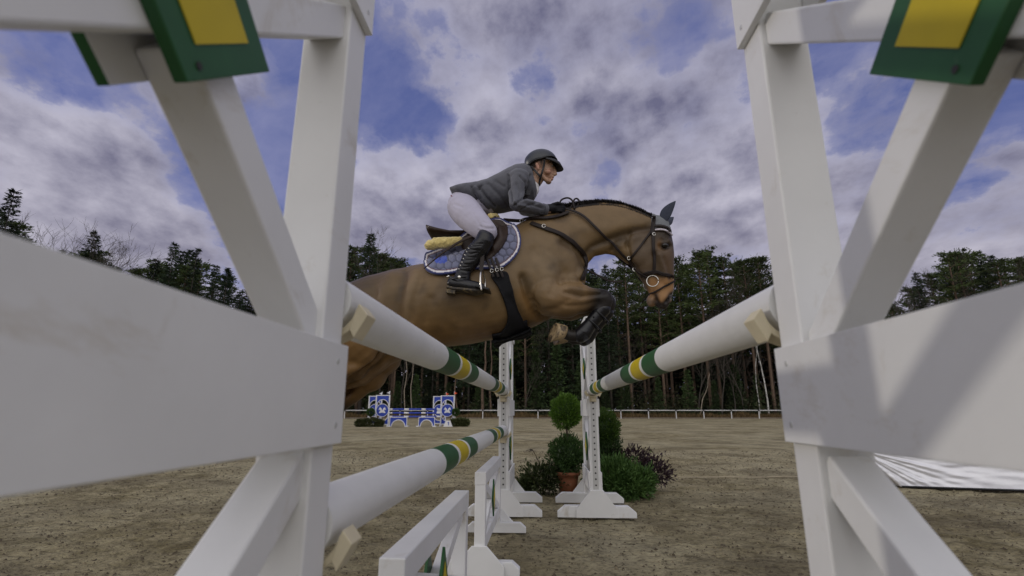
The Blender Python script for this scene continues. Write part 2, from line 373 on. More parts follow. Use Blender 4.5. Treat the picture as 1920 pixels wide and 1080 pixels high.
def build_ground():
    xs = np.concatenate([-np.geomspace(400, 8, 22), np.arange(-7.5, 7.6, 0.045), np.geomspace(8, 400, 22)])
    ys = np.concatenate([np.linspace(-60, -1, 8), np.arange(0, 12, 0.045), np.geomspace(12, 64.6, 60)])
    X, Y = np.meshgrid(xs, ys); nx, ny = len(xs), len(ys)
    Z = np.zeros_like(X)
    for j in range(ny):
        if ys[j] < 0 or ys[j] > 13: continue
        for i in range(nx):
            if abs(xs[i]) > 7.6: continue
            p = Vector((xs[i], ys[j], 0)); Z[j, i] = 0.018*mnoise.noise(p*2.1)+0.018*mnoise.noise(p*6.3)+0.010*mnoise.noise(p*15)-0.018
    r_ = random.Random(4)
    for k in range(150):            # hoof prints
        hx, hy = r_.uniform(-6, 6), 1.2+r_.random()*9.5; D = np.hypot((X-hx)*1.0, (Y-hy)*.9); Z += -.022*np.exp(-(D/.055)**4)+.012*np.exp(-((D-.085)/.03)**2)
    # rotate to the camera heading so that the far edge is square to the fence
    vs = [tuple(cr*x+fh*y+Vector((0, 0, z))) for x, y, z in zip(X.ravel(), Y.ravel(), Z.ravel())]
    fs = [(j*nx+i, j*nx+i+1, (j+1)*nx+i+1, (j+1)*nx+i) for j in range(ny-1) for i in range(nx-1)]
    mb = MB(); mb.v = vs; mb.f = fs; mb.m = [0]*len(fs); mb.sm = [True]*len(fs)
    o = mb.build('arena_ground', ground_mat()); tag(o, kind='structure')
    # forest floor beyond the arena edge, to the horizon
    mf = mat('forest_floor', (0.05, 0.038, 0.022), 0.95, var=0.4, vscale=0.8, bump=0.5, bscale=2)
    mb = MB(); q = [CF(-900, 64.55, -0.02), CF(900, 64.55, -0.02), CF(900, 1500, -0.02), CF(-900, 1500, -0.02)]
    mb.add(q, [(0, 1, 2, 3)]); o = mb.build('forest_floor', mf); tag(o, kind='structure')
    # timber edging board
    mb = MB(); n = 60
    for k in range(n):
        a = -90+180*k/n; mb.box((a+.01, 64.45, -0.05), (a+3-.01, 64.53, 0.14), M=CFM)
    o = mb.build('arena_edging', mat('edging', (0.16, 0.13, 0.10), 0.9, var=0.3, vscale=3)); tag(o, kind='structure')
CFM = Matrix(((cr.x, fh.x, 0, 0), (cr.y, fh.y, 0, 0), (0, 0, 1, 0), (0, 0, 0, 1)))
build_ground()
# clods and debris lying on the footing
def clods():
    mb = MB(); random.seed(3)
    for k in range(26000):
        d = 0.9+12*random.random()**1.5; lat = (random.random()*2-1)*(d*1.15+.3)
        s = random.choice((0.002, 0.0025, 0.003, 0.0045))*(0.6+random.random())*(1.15+.12*d)
        c = CF(lat, d, -0.006+0.2*s); vs = []
        ax = random.random()*6.28
        for i in range(5):
            a = ax+i*1.257; rr = s*(0.6+0.8*random.random()); vs.append(c+Vector((math.cos(a)*rr*1.3, math.sin(a)*rr, -s*.4)))
        vs.append(c+Vector(((random.random()-.5)*s, (random.random()-.5)*s, s*(0.5+0.6*random.random()))))
        mb.add(vs, [(i, (i+1) % 5, 5) for i in range(5)], random.choice((0, 0, 0, 0, 1)))
    o = mb.build('footing_clods', [mat('clod_dark', (0.075, 0.058, 0.036), 0.95), mat('clod_pale', (0.20, 0.165, 0.10), 0.95)])
    tag(o, 'loose clods and fibres scattered over the sandy riding arena', 'clods', kind='stuff')
clods()

# ------------------------------------------------------------------ jump standards
def tapered_foot(mb, y0, y1):
    h = 0.10; L = 0.36
    mb.prism([(-L, 0), (L, 0), (L, h*.45), (L-.07, h), (-L+.07, h), (-L, h*.45)], y0, y1)
def standard(sp, yc, zu=1.39, zl=.60, hl=.25):
    root = empty('jump_standard'); w = 0.045
    for y0 in (-0.08, -sp-.08):
        m = MB(); m.box((-w, y0, 0.085), (w, y0+.08, 1.88)); m.build('post', M['white'], root, 0.004)
        m = MB(); tapered_foot(m, y0-.004, y0+.084); m.build('foot', M['white'], root, 0.005)
        g = 0.084 if y0 > -0.5 else -0.004
        gy0, gy1 = (y0+.0845, y0+.103) if y0 > -.5 else (y0-.023, y0-.0045)
        m = MB(); m.prism([(-.19, 0.004), (.19, 0.004), (.19, .075), (.055, .235), (-.055, .235), (-.19, .075)], gy0, gy1)
        for sx in (-.15, .15): m.box((sx-.006, gy1-.001, .035), (sx+.006, gy1+.002, .047))
        m.build('gusset', M['white'], root, 0.003)
    for (z0, z1, nm) in ((0.22, 0.39, 'bottom_board'), (0.897, 1.060, 'middle_board'), (1.70, 1.86, 'top_board')):
        for s in (-1, 1):
            m = MB(); a, b = sorted((s*(w+.0005), s*(w+.0145))); x_ = b if s > 0 else a
            for (yy, zz_) in ((-.035, z0+.03), (-.045, z1-.03), (-sp-.04, z0+.035), (-sp-.045, z1-.03)): m.tube([(x_-s*.001, yy, zz_), (x_+s*.0012, yy, zz_)], .0055, 8, 1)
            m.box((a, -sp-.082, z0), (b, -0.004, z1)); m.build(nm, [M['white'], M['strip']], root, 0.003)
    for (zc, hz) in ((zu, 0.29), (zl, hl)):
        hy = 0.335*(sp/.76)**.5
        for s in (-1, 1):
            d = Vector((0, hy, s*hz)); L = d.length; d.normalize(); n = Vector((0, -d.z, d.y)); o = Vector((0, yc, zc)); t = 0.029
            x0, x1 = (-.033, .033)
            for e in ((-L*1.14, -0.038), (0.038, L*1.14)) if s < 0 else ((-L*1.14, L*1.14),):
                m = MB(); vs = []
                for xx in (x0, x1):
                    for (aa, bb) in ((e[0], -t), (e[1], -t), (e[1], t), (e[0], t)): vs.append(o+d*aa+n*bb+Vector((xx, 0, 0)))
                m.add(vs, [(3, 2, 1, 0), (4, 5, 6, 7), (0, 1, 5, 4), (1, 2, 6, 5), (2, 3, 7, 6), (3, 0, 4, 7)]); m.build('brace', M['white'], root, 0.004)
        for s in (-1, 1):
            a, b = sorted((s*.0335, s*.0485)); q = [(0.133, 0), (0, 0.112), (-0.133, 0), (0, -0.112)]; zd = 1.382 if zc > 1 else zc; yd = yc-.004 if sp > .8 else yc
            if zc < 1: q = [(p[0]*.9, p[1]*1.25) for p in q]
            m = MB(); m.prism([(yd+p[0], zd+p[1]) for p in q], a, b, 'x'); m.m[0 if s > 0 else 1] = 1; dm = m.build('diamond', [M['green'], M['white']], root, 0.0015)
            m = MB(); a2, b2 = sorted((s*.049, s*.0502)); m.prism([(yd+p[0]*.6, zd+p[1]*.6) for p in q], a2, b2, 'x'); m.build('centre_panel', M['yellow'], dm)
            m = MB(); m.tube([(s*.0487, yd+.01, zd-.085), (s*.0500, yd+.01, zd-.085)], .0045, 8); m.build('screw', M['hole'], dm)
    m = MB(); m.box((-.024, .0005, .245), (.024, .0045, 1.66))
    z = .28
    while z < 1.64: m.tube([(0, .0046, z), (0, .0056, z)], .0085, 8, m=1); z += .053
    m.build('hole_track', [M['strip'], M['hole']], root)
    return root
def cup(root, z):
    m = MB(); m.box((-.03, .006, z-.115), (.03, .014, z+.01))
    seg = [(math.cos(R(a))*.064, z+math.sin(R(a))*.064) for a in range(200, 341, 14)]; seg2 = [(math.cos(R(a))*.076, z+math.sin(R(a))*.076) for a in range(340, 199, -14)]
    m.prism(seg+seg2, .014, .066, 'y')
    for s in (-1, 1):
        m.prism([(s*.050, z-.052), (s*.0605, z-.018), (s*.066, z-.006), (s*.084, z-.028), (s*.060, z-.070)], .0125, .061, 'y')
    m.box((-.02, .014, z-.11), (.02, .05, z-.075))
    m.build('pole_cup', M['cup'], root, 0.002)
def clone_std(src, loc, rz, label):
    r = copy_tree(src); r.location = loc; r.rotation_euler = (0, 0, rz); tag(r, label); return r
STD = standard(.86, -.445, 1.372, .575, .273); tag(STD, 'white near jump standard on the left, its green and yellow diamond overhead', 'jump standard', 'white wooden standards of the oxer'); STD.location = (-.400, .872, 0)
s2 = standard(.88, -.480, 1.365, .548, .272); s2.location = (.484, .960, 0); tag(s2, 'white near jump standard on the right with shadow stripes across its board', 'jump standard', 'white wooden standards of the oxer')
s3 = standard(.76, -.42); s3.location = (-.385, 5.0, 0); s3.rotation_euler = (0, 0, math.pi); tag(s3, 'white far jump standard carrying both left-hand poles, below the horse girth', 'jump standard', 'white wooden standards of the oxer')
s4 = clone_std(s3, (.475, 5.0, 0), math.pi, 'white far jump standard in front of the clipped topiary on the right')
ZP = 1.147
cup(STD, ZP); cup(STD, .765); cup(s2, ZP)
for (s_, zz) in ((s3, ZP), (s3, .765), (s4, ZP)): cup(s_, zz)
def pole(x0, y0, z0, x1, y1, z1, bands, label):
    r = .052; L = Vector((x1-x0, y1-y0, z1-z0)); m = MB(); cuts = [(y0, 0)]
    for (a, b, c) in bands: cuts += [(a, c), (b, 0)]
    cuts.append((y1, None)); P0 = Vector((x0, y0, z0)); at = lambda y: P0+L*((y-y0)/(y1-y0))
    m.tube([at(y0), at(y0)+L.normalized()*.001], [r*.93, r], 40, 0, False)
    for (a, c), (b, _) in zip(cuts[:-1], cuts[1:]):
        k = max(2, int((b-a)/.25)+1); m.tube([at(a+(b-a)*i/(k-1)) for i in range(k)], r, 40, c, False)
    m.tube([at(y0), at(y0)+L.normalized()*.002], r*.96, 40, 0, True); m.tube([at(y1)-L.normalized()*.002, at(y1)], r*.99, 40, 0, True)
    o = m.build('jump_pole', [M['pole_white'], M['green'], M['yellow']]); tag(o, label, 'jump pole', 'striped poles of the oxer'); return o
def tri(a): return [(a, a+.27, 1), (a+.32, a+.55, 2), (a+.60, a+.88, 1)]
pole(-.400, .882, ZP, -.389, 4.985, ZP, tri(1.85)+tri(3.69), 'white pole with green and yellow bands on the upper left, below the horse belly')
pole(-.402, .882, .765, -.392, 4.985, .765, tri(1.88)+tri(3.62), 'white pole with green and yellow bands, the lower one of the left pair')
pole(.484, .970, ZP, .472, 4.985, ZP, tri(1.98)+tri(3.83), 'white pole with green and yellow bands on the right, below the horse muzzle')

# low filler gates under the left-hand poles
def gate():
    root = empty('filler_gate'); L = 1.15; w = .033; H = .58
    m = MB(); m.box((-w-.002, 0, H-.075), (w+.002, L, H)); m.build('top_rail', M['white'], root, .004)
    m = MB(); m.box((-w*.8, .066, .12), (w*.8, L-.066, .20)); m.build('bottom_rail', M['white'], root, .004)
    for y0 in (0, L-.065):
        m = MB(); m.box((-w, y0, .05), (w, y0+.065, H-.0755)); m.build('post', M['white'], root, .004)
        m = MB(); h = .075; l = .24; yy = (y0, y0+.065); m.prism([(-l, 0), (l, 0), (l, h*.5), (l-.045, h), (-l+.045, h), (-l, h*.5)], y0+.003, y0+.068 if y0 == 0 else y0+.062); m.build('foot', M['white'], root, .004)
        ga, gb = (y0-.018, y0-.0005) if y0 == 0 else (y0+.0655, y0+.083)
        m = MB(); m.prism([(-.15, .003), (.15, .003), (.15, .055), (.045, .165), (-.045, .165), (-.15, .055)], ga, gb)
        m.build('gusset', M['white'], root, .003)
    z0, z1 = .20, H-.076; a = .066; b = L-.066
    for s in (1, -1):
        p = [(a, z0 if s > 0 else z1), (b, z1 if s > 0 else z0)]; d = Vector((0, p[1][0]-p[0][0], p[1][1]-p[0][1])); Ln = d.length; d.normalize(); n = Vector((0, -d.z, d.y))
        o = Vector((0, p[0][0], p[0][1])); t = .026
        for e in ((0.03, Ln-.03),) if s > 0 else ((0.03, Ln/2-.05), (Ln/2+.05, Ln-.03)):
            m = MB(); vs = [o+d*aa+n*bb+Vector((xx, 0, 0)) for xx in (-.022, .022) for (aa, bb) in ((e[0], -t), (e[1], -t), (e[1], t), (e[0], t))]
            m.add(vs, [(3, 2, 1, 0), (4, 5, 6, 7), (0, 1, 5, 4), (1, 2, 6, 5), (2, 3, 7, 6), (3, 0, 4, 7)]); m.build('brace', M['white'], root, .003)
    for s in (-1, 1):
        q = [(.075, 0), (0, .125), (-.075, 0), (0, -.125)]; zc = .345; yc = L/2; A = sorted((s*.0225, s*.033)); B = sorted((s*.0335, s*.035))
        m = MB(); m.prism([(yc+p[0], zc+p[1]) for p in q], A[0], A[1], 'x'); dm = m.build('diamond', M['green'], root, .001)
        m = MB(); m.prism([(yc+p[0]*.6, zc+p[1]*.6) for p in q], B[0], B[1], 'x'); m.build('centre_panel', M['yellow'], dm)
    return root
G1 = gate(); G1.location = (-.396, 1.41, 0); tag(G1, 'low white filler gate nearest the camera, cut off by the bottom of the photo', 'filler gate', 'low white gates under the left poles')
G2 = copy_tree(G1); G2.location = (-.394, 3.28, 0); tag(G2, 'low white filler gate with green and yellow diamond, just before the far left standard')
# ------------------------------------------------------------------ horse
def sec(a, b, w, dy=0.0): return (P(*a, dy), P(*b, dy), w)
def horse():
    root = empty('horse', (P(880, 600).x, YH, P(880, 640).z))
    m = MB()
    m.loft([sec((563, 628), (568, 664), .07), sec((574, 592), (590, 712), .19), sec((604, 558), (632, 735), .265), sec((650, 536), (682, 722), .29),
            sec((698, 519), (733, 680), .285), sec((744, 510), (784, 658), .295), sec((794, 500), (830, 650), .315), sec((840, 492), (872, 645), .325),
            sec((885, 478), (905, 640), .32), sec((925, 455), (942, 634), .30), sec((958, 432), (982, 620), .27), sec((990, 413), (1026, 600), .225),
            sec((1022, 402), (1066, 578), .20), sec((1052, 405), (1092, 535), .14), sec((1072, 430), (1094, 512), .09)], 40, 2.2)
    # neck
    m.loft([sec((985, 416), (1048, 570), .15), sec((1020, 401), (1086, 535), .145), sec((1062, 390), (1101, 497), .115), sec((1095, 384), (1115, 481), .095), sec((1132, 381), (1136, 476), .085),
            sec((1168, 385), (1158, 481), .080), sec((1200, 396), (1176, 496), .078), sec((1228, 408), (1192, 498), .065)], 32, 2.1)
    # head
    m.loft([sec((1240, 407), (1212, 413), .045), sec((1251, 420), (1196, 436), .072), sec((1258, 440), (1187, 462), .088), sec((1261.5, 460), (1183, 486), .092), sec((1263, 482), (1190, 510), .082),
            sec((1263.5, 504), (1203, 528), .064), sec((1264, 524), (1212, 542), .052), sec((1263.5, 542), (1218, 553), .047), sec((1261, 557), (1223, 562), .049), sec((1254, 570), (1226, 570), .044), sec((1246, 578), (1234, 578), .026)], 28, 2.4)
    for s in (-1, 1):
        m.ell(P(1203, 476, s*.052), (.085, .036, .095))                       # cheek
        m.ell(P(1247, 452, s*.072), (.040, .020, .022))                       # brow over the eye
        m.ell(P(1252, 560, s*.036), (.030, .018, .036))                       # nostril wing
        m.ell(P(1070, 545, s*.10), (.09, .085, .12)); m.ell(P(1012, 510, s*.155), (.16, .085, .24), Matrix.Rotation(R(-25), 3, 'Y'))   # point of shoulder, shoulder
        m.ell(P(1085, 520, s*.06), (.05, .07, .085))
        m.ell(P(655, 620, s*.18), (.30, .13, .30))                           # quarter
        m.ell(P(700, 560, s*.21), (.14, .07, .10))
        # foreleg: elbow, forearm, knee, cannon, fetlock, pastern
        o = s*.135; dx, dy = ((0, 0) if s < 0 else (7, 7))
        q = lambda x, y, d=0: P(x+dx, y+dy, o+d)
        m.cap(q(1028, 555), .135, q(1062, 562), .125, 18); m.cap(q(1062, 561), .122, q(1090, 561), .098, 18)
        m.cap(q(1090, 561), .098, q(1116, 559), .066, 18); m.cap(q(1116, 559), .066, q(1130, 559), .062, 18); m.ell(q(1133, 563), (.056, .055, .062))
        m.chain([(q(1132, 570), .052), (q(1118, 594), .036), (q(1097, 620), .036)]); m.ell(q(1090, 627), (.046, .044, .046))
        m.chain([(q(1088, 629), .042), (q(1068, 630), .034), (q(1058, 624), .040)])
        # hind leg trailing behind
        hx, hy = ((0, 0) if s < 0 else (34, 22)); o2 = s*.165; h = lambda x, y, d=0: P(x+hx, y+hy, o2+d)
        m.cap(h(650, 610), .22, h(672, 640), .19, 18); m.cap(h(672, 640), .19, h(660, 680), .125, 18); m.cap(h(664, 668), .135, h(628, 712), .078, 18)
        m.cap(h(628, 712), .078, h(597, 742), .058); m.ell(h(590, 744), (.062, .045, .055)); m.chain([(h(592, 748), .048), (h(568, 780), .036), (h(548, 806), .036)])
        m.ell(h(543, 812), (.046, .044, .046)); m.chain([(h(543, 812), .042), (h(526, 822), .038)])
    m.ell(P(1221, 564), (.034, .036, .042))                                   # lower lip
    m.ell(P(1243, 571), (.040, .040, .034))                                   # upper lip
    strokes = [   # pixel polyline, depth (m), width (px)
        ([(980, 520), (992, 560), (1008, 588), (1028, 602)], -.020, 7), ([(1055, 516), (1042, 530), (1034, 548)], -.008, 9),
        ([(1087, 526), (1066, 524), (1052, 527)], -.010, 5), ([(1060, 548), (1090, 556), (1125, 551), (1140, 545)], -.008, 4), ([(1062, 574), (1095, 573), (1120, 566)], -.006, 5), ([(1070, 540), (1100, 545), (1125, 548)], .008, 5),
        ([(1100, 478), (1110, 464), (1130, 454), (1165, 440), (1195, 432), (1218, 428)], -.013, 7), ([(1070, 425), (1130, 432), (1180, 415)], .006, 16), ([(1056, 452), (1085, 468), (1098, 486)], -.010, 7),
        ([(1148, 470), (1156, 455), (1172, 448), (1176, 462)], -.010, 6), ([(1182, 436), (1176, 458), (1180, 486), (1192, 508), (1206, 522)], -.009, 4),
        ([(758, 511), (751, 540), (744, 570), (748, 612)], -.010, 10), ([(780, 512), (768, 548), (762, 590), (775, 620)], .007, 11), ([(735, 518), (722, 545), (712, 580)], .008, 11), ([(704, 530), (694, 560), (682, 600)], -.007, 11),
        ([(790, 520), (778, 560), (770, 600)], -.007, 7), ([(805, 560), (798, 600)], -.006, 9), ([(826, 560), (822, 610)], .004, 8),
        ([(1236, 478), (1246, 505), (1250, 530)], .007, 4), ([(1228, 478), (1236, 510), (1238, 530)], -.006, 5), ([(1244, 485), (1256, 520)], -.005, 4), ([(1230, 562), (1234, 572), (1231, 580)], -.016, 2.8), ([(1228, 556), (1236, 568), (1244, 574)], -.006, 2.5),
        ([(1250, 566), (1255, 559), (1259, 555)], -.024, 3.4), ([(1238, 461), (1247, 466), (1256, 462)], -.012, 4), ([(1240, 450), (1250, 450)], -.006, 3),
        ([(955, 560), (985, 605)], -.008, 9), ([(1000, 470), (1040, 500), (1060, 510)], -.006, 10), ([(870, 625), (905, 628)], -.004, 8), ([(1020, 585), (1045, 578), (1062, 565)], -.006, 6),
        ([(724, 655), (704, 684), (676, 703), (648, 720), (625, 738)], -.040, 6), ([(700, 668), (670, 690), (645, 700)], .008, 8), ([(690, 610), (715, 640)], -.008, 12)]
    def sculpt(me):
        c = get_co(me); n = get_no(me); px = nproj(c); d = np.zeros(len(c))
        side = np.clip(np.abs(n[:, 1])*1.6, 0, 1)
        for poly, amp, w in strokes:
            ds = seg_dist(px, poly); d += (1.7 if w > 3.9 else 1.1)*amp*np.exp(-(ds/w)**2)*side
        d += 0.006*vnoise(c, 5.0, 1)+0.0012*vnoise(c, 16.0, 2)
        set_co(me, c+n*d[:, None])
    def colr(c, n):  # bay coat tones, plus painted crease shade, highlights and deepened patch contrast
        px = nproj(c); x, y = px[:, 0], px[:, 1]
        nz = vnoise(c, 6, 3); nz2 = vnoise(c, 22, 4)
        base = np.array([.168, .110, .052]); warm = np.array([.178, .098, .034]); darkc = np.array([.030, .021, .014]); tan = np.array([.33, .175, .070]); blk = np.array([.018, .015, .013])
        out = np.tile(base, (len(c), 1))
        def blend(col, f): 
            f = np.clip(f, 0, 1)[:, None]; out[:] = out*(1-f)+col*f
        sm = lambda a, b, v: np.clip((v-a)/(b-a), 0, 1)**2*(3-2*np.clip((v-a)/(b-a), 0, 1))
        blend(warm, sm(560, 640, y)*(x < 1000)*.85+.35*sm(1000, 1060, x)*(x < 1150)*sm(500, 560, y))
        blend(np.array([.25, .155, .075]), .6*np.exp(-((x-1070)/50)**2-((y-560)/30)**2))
        blend(darkc, .75*np.exp(-((x-655)/70)**2)*sm(600, 530, y)); blend(darkc, .55*np.exp(-(seg_dist(px, [(1150, 470), (1164, 450), (1176, 452)])/9)**2))  # dark croup coat; shade painted into the throat groove
        blend(np.array([.20, .143, .080]), .65*np.exp(-((x-1020)/55)**2-((y-500)/50)**2)); blend(np.array([.21, .145, .08]), .6*np.exp(-(seg_dist(px, [(778, 515), (765, 555), (760, 600)])/8)**2)); blend(warm*1.1, .85*np.exp(-(seg_dist(px, [(980, 550), (993, 585), (1008, 603)])/11)**2))  # shoulder and girth coat tones; pale flank streak is a painted highlight
        blend(warm*1.15, .7*np.exp(-(seg_dist(px, [(1103, 488), (1120, 480), (1145, 476)])/7)**2)); blend(darkc, .55*np.exp(-((x-835)/45)**2-((y-575)/22)**2)*(.7+nz)); blend(darkc, .5*np.exp(-(seg_dist(px, [(1048, 452), (1080, 474), (1092, 500)])/8)**2))  # neck and barrel coat tones; shade painted along the neck-shoulder crease
        blend(darkc, .42*sm(.0, .7, nz)*(x < 1100)); blend(darkc, .42*sm(.2, .75, vnoise(c, 11, 8))*(x < 1100)); blend(darkc, .35*sm(545, 485, y)*(x < 800)*sm(800, 700, x)); blend(darkc, .5*np.exp(-(seg_dist(px, [(724, 655), (704, 684), (676, 703), (648, 720)])/6)**2)*(y > 640)); blend(darkc, .55*np.exp(-(seg_dist(px, [(1105, 470), (1128, 456), (1165, 440), (1218, 428)])/9)**2))  # dark mottles and back; shade painted between hind legs and under the crest
        blend(darkc, .5*np.exp(-(seg_dist(px, [(760, 512), (748, 560)])/8)**2))  # painted shade in the flank fold
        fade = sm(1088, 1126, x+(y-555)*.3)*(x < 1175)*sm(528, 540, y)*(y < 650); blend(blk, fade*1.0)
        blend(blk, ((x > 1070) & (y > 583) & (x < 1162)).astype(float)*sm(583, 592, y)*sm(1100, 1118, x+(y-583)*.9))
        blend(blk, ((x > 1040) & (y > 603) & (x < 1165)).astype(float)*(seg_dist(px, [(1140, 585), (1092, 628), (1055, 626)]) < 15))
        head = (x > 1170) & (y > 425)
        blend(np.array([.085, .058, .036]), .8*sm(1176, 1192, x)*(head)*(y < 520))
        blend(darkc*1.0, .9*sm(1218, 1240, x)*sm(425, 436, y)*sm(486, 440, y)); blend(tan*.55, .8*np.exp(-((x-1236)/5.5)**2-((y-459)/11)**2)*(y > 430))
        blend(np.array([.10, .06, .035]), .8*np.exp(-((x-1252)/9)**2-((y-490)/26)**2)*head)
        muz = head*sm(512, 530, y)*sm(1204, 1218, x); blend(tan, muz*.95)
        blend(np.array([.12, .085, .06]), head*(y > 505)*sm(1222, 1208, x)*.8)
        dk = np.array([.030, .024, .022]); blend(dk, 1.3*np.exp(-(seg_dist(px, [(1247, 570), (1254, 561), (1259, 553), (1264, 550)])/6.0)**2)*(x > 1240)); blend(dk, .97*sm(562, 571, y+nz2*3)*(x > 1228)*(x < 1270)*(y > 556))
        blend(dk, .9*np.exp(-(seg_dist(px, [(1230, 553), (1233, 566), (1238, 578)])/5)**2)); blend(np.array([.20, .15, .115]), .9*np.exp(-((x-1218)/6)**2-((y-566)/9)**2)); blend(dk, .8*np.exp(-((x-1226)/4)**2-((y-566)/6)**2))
        blend(np.array([.42, .34, .30]), .7*np.exp(-((x-1261)/2.2)**2-((y-562)/5)**2)); blend(dk, .97*np.exp(-(((x-1248)/10)**2+((y-461)/7)**2)**2))  # painted highlight on the nostril rim; dark skin round the eye
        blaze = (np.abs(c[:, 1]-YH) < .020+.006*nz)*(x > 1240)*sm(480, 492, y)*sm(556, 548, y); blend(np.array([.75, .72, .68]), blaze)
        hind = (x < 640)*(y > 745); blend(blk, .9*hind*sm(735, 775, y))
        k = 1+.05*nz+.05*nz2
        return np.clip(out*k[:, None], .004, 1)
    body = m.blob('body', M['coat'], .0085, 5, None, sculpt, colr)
    body.parent = root; body.matrix_parent_inverse = Matrix.Translation(-root.location)
    tag(root, 'bay horse leaping over the white poles with its forelegs folded', 'horse')
    return root, body
HORSE, HBODY = horse()
def adopt(o, root): o.parent = root; o.matrix_parent_inverse = Matrix.Translation(-root.location)
_bm = bmesh.new(); _bm.from_mesh(HBODY.data); _bm.verts.ensure_lookup_table(); HT = BVHTree.FromBMesh(_bm); _bm.free()
def hit(px, py, dy=-.14, off=0.0):
    d = ray(px, py).normalized(); h = HT.ray_cast(CO, d)
    if h[0] is not None and h[0].y < YH+.05:
        n = h[1]; n = n if n.dot(d) < 0 else -n
        return h[0]+n*off, n, True
    return P(px, py, dy), -d, False
def dense(poly, step=3.0, closed=False):
    out = []; pl = [Vector(p) for p in poly]; n = len(pl)
    # Catmull-Rom through the points
    def g(i): return pl[i % n] if closed else pl[max(0, min(n-1, i))]
    for i in range(n if closed else n-1):
        a, b, c, d = g(i-1), g(i), g(i+1), g(i+2); k = max(1, int((c-b).length/step))
        for j in range(k):
            t = j/k; out.append(.5*((2*b)+(c-a)*t+(2*a-5*b+4*c-d)*t*t+(3*b-a-3*c+d)*t**3))
    if not closed: out.append(pl[-1])
    return out
def strap_pts(poly, off=.006, dy=-.12, sm=2):
    pts = []; nr = []
    for p in dense(poly, 3.0):
        h, n, ok = hit(p.x, p.y, dy, off); pts.append(h); nr.append(n)
    for _ in range(sm):
        pts = [pts[0]]+[(pts[i-1]+pts[i]*2+pts[i+1])/4 for i in range(1, len(pts)-1)]+[pts[-1]]
        nr = [nr[0]]+[((nr[i-1]+nr[i]*2+nr[i+1])).normalized() for i in range(1, len(nr)-1)]+[nr[-1]]
    return pts, nr
mir = lambda v: Vector((v.x, 2*YH-v.y, v.z))
def strap(name, polys, w, th, mt, parent, both=True, off=.004, dy=-.12):
    for sd in ((0, 1) if both else (0,)):
        m = MB()
        for poly in polys[:1]:
            p, n = strap_pts(poly, off, dy)
            if sd: m.ribbon([mir(v) for v in p], [Vector((v.x, -v.y, v.z)) for v in n], w, th)
            else: m.ribbon(p, n, w, th)
        o = m.build(name, mt); adopt(o, parent)
    return o
def inpoly(p, poly):
    x, y = p; c = False; n = len(poly); j = n-1
    for i in range(n):
        xi, yi = poly[i][:2]; xj, yj = poly[j][:2]
        if (yi > y) != (yj > y) and x < (xj-xi)*(y-yi)/(yj-yi)+xi: c = not c
        j = i
    return c
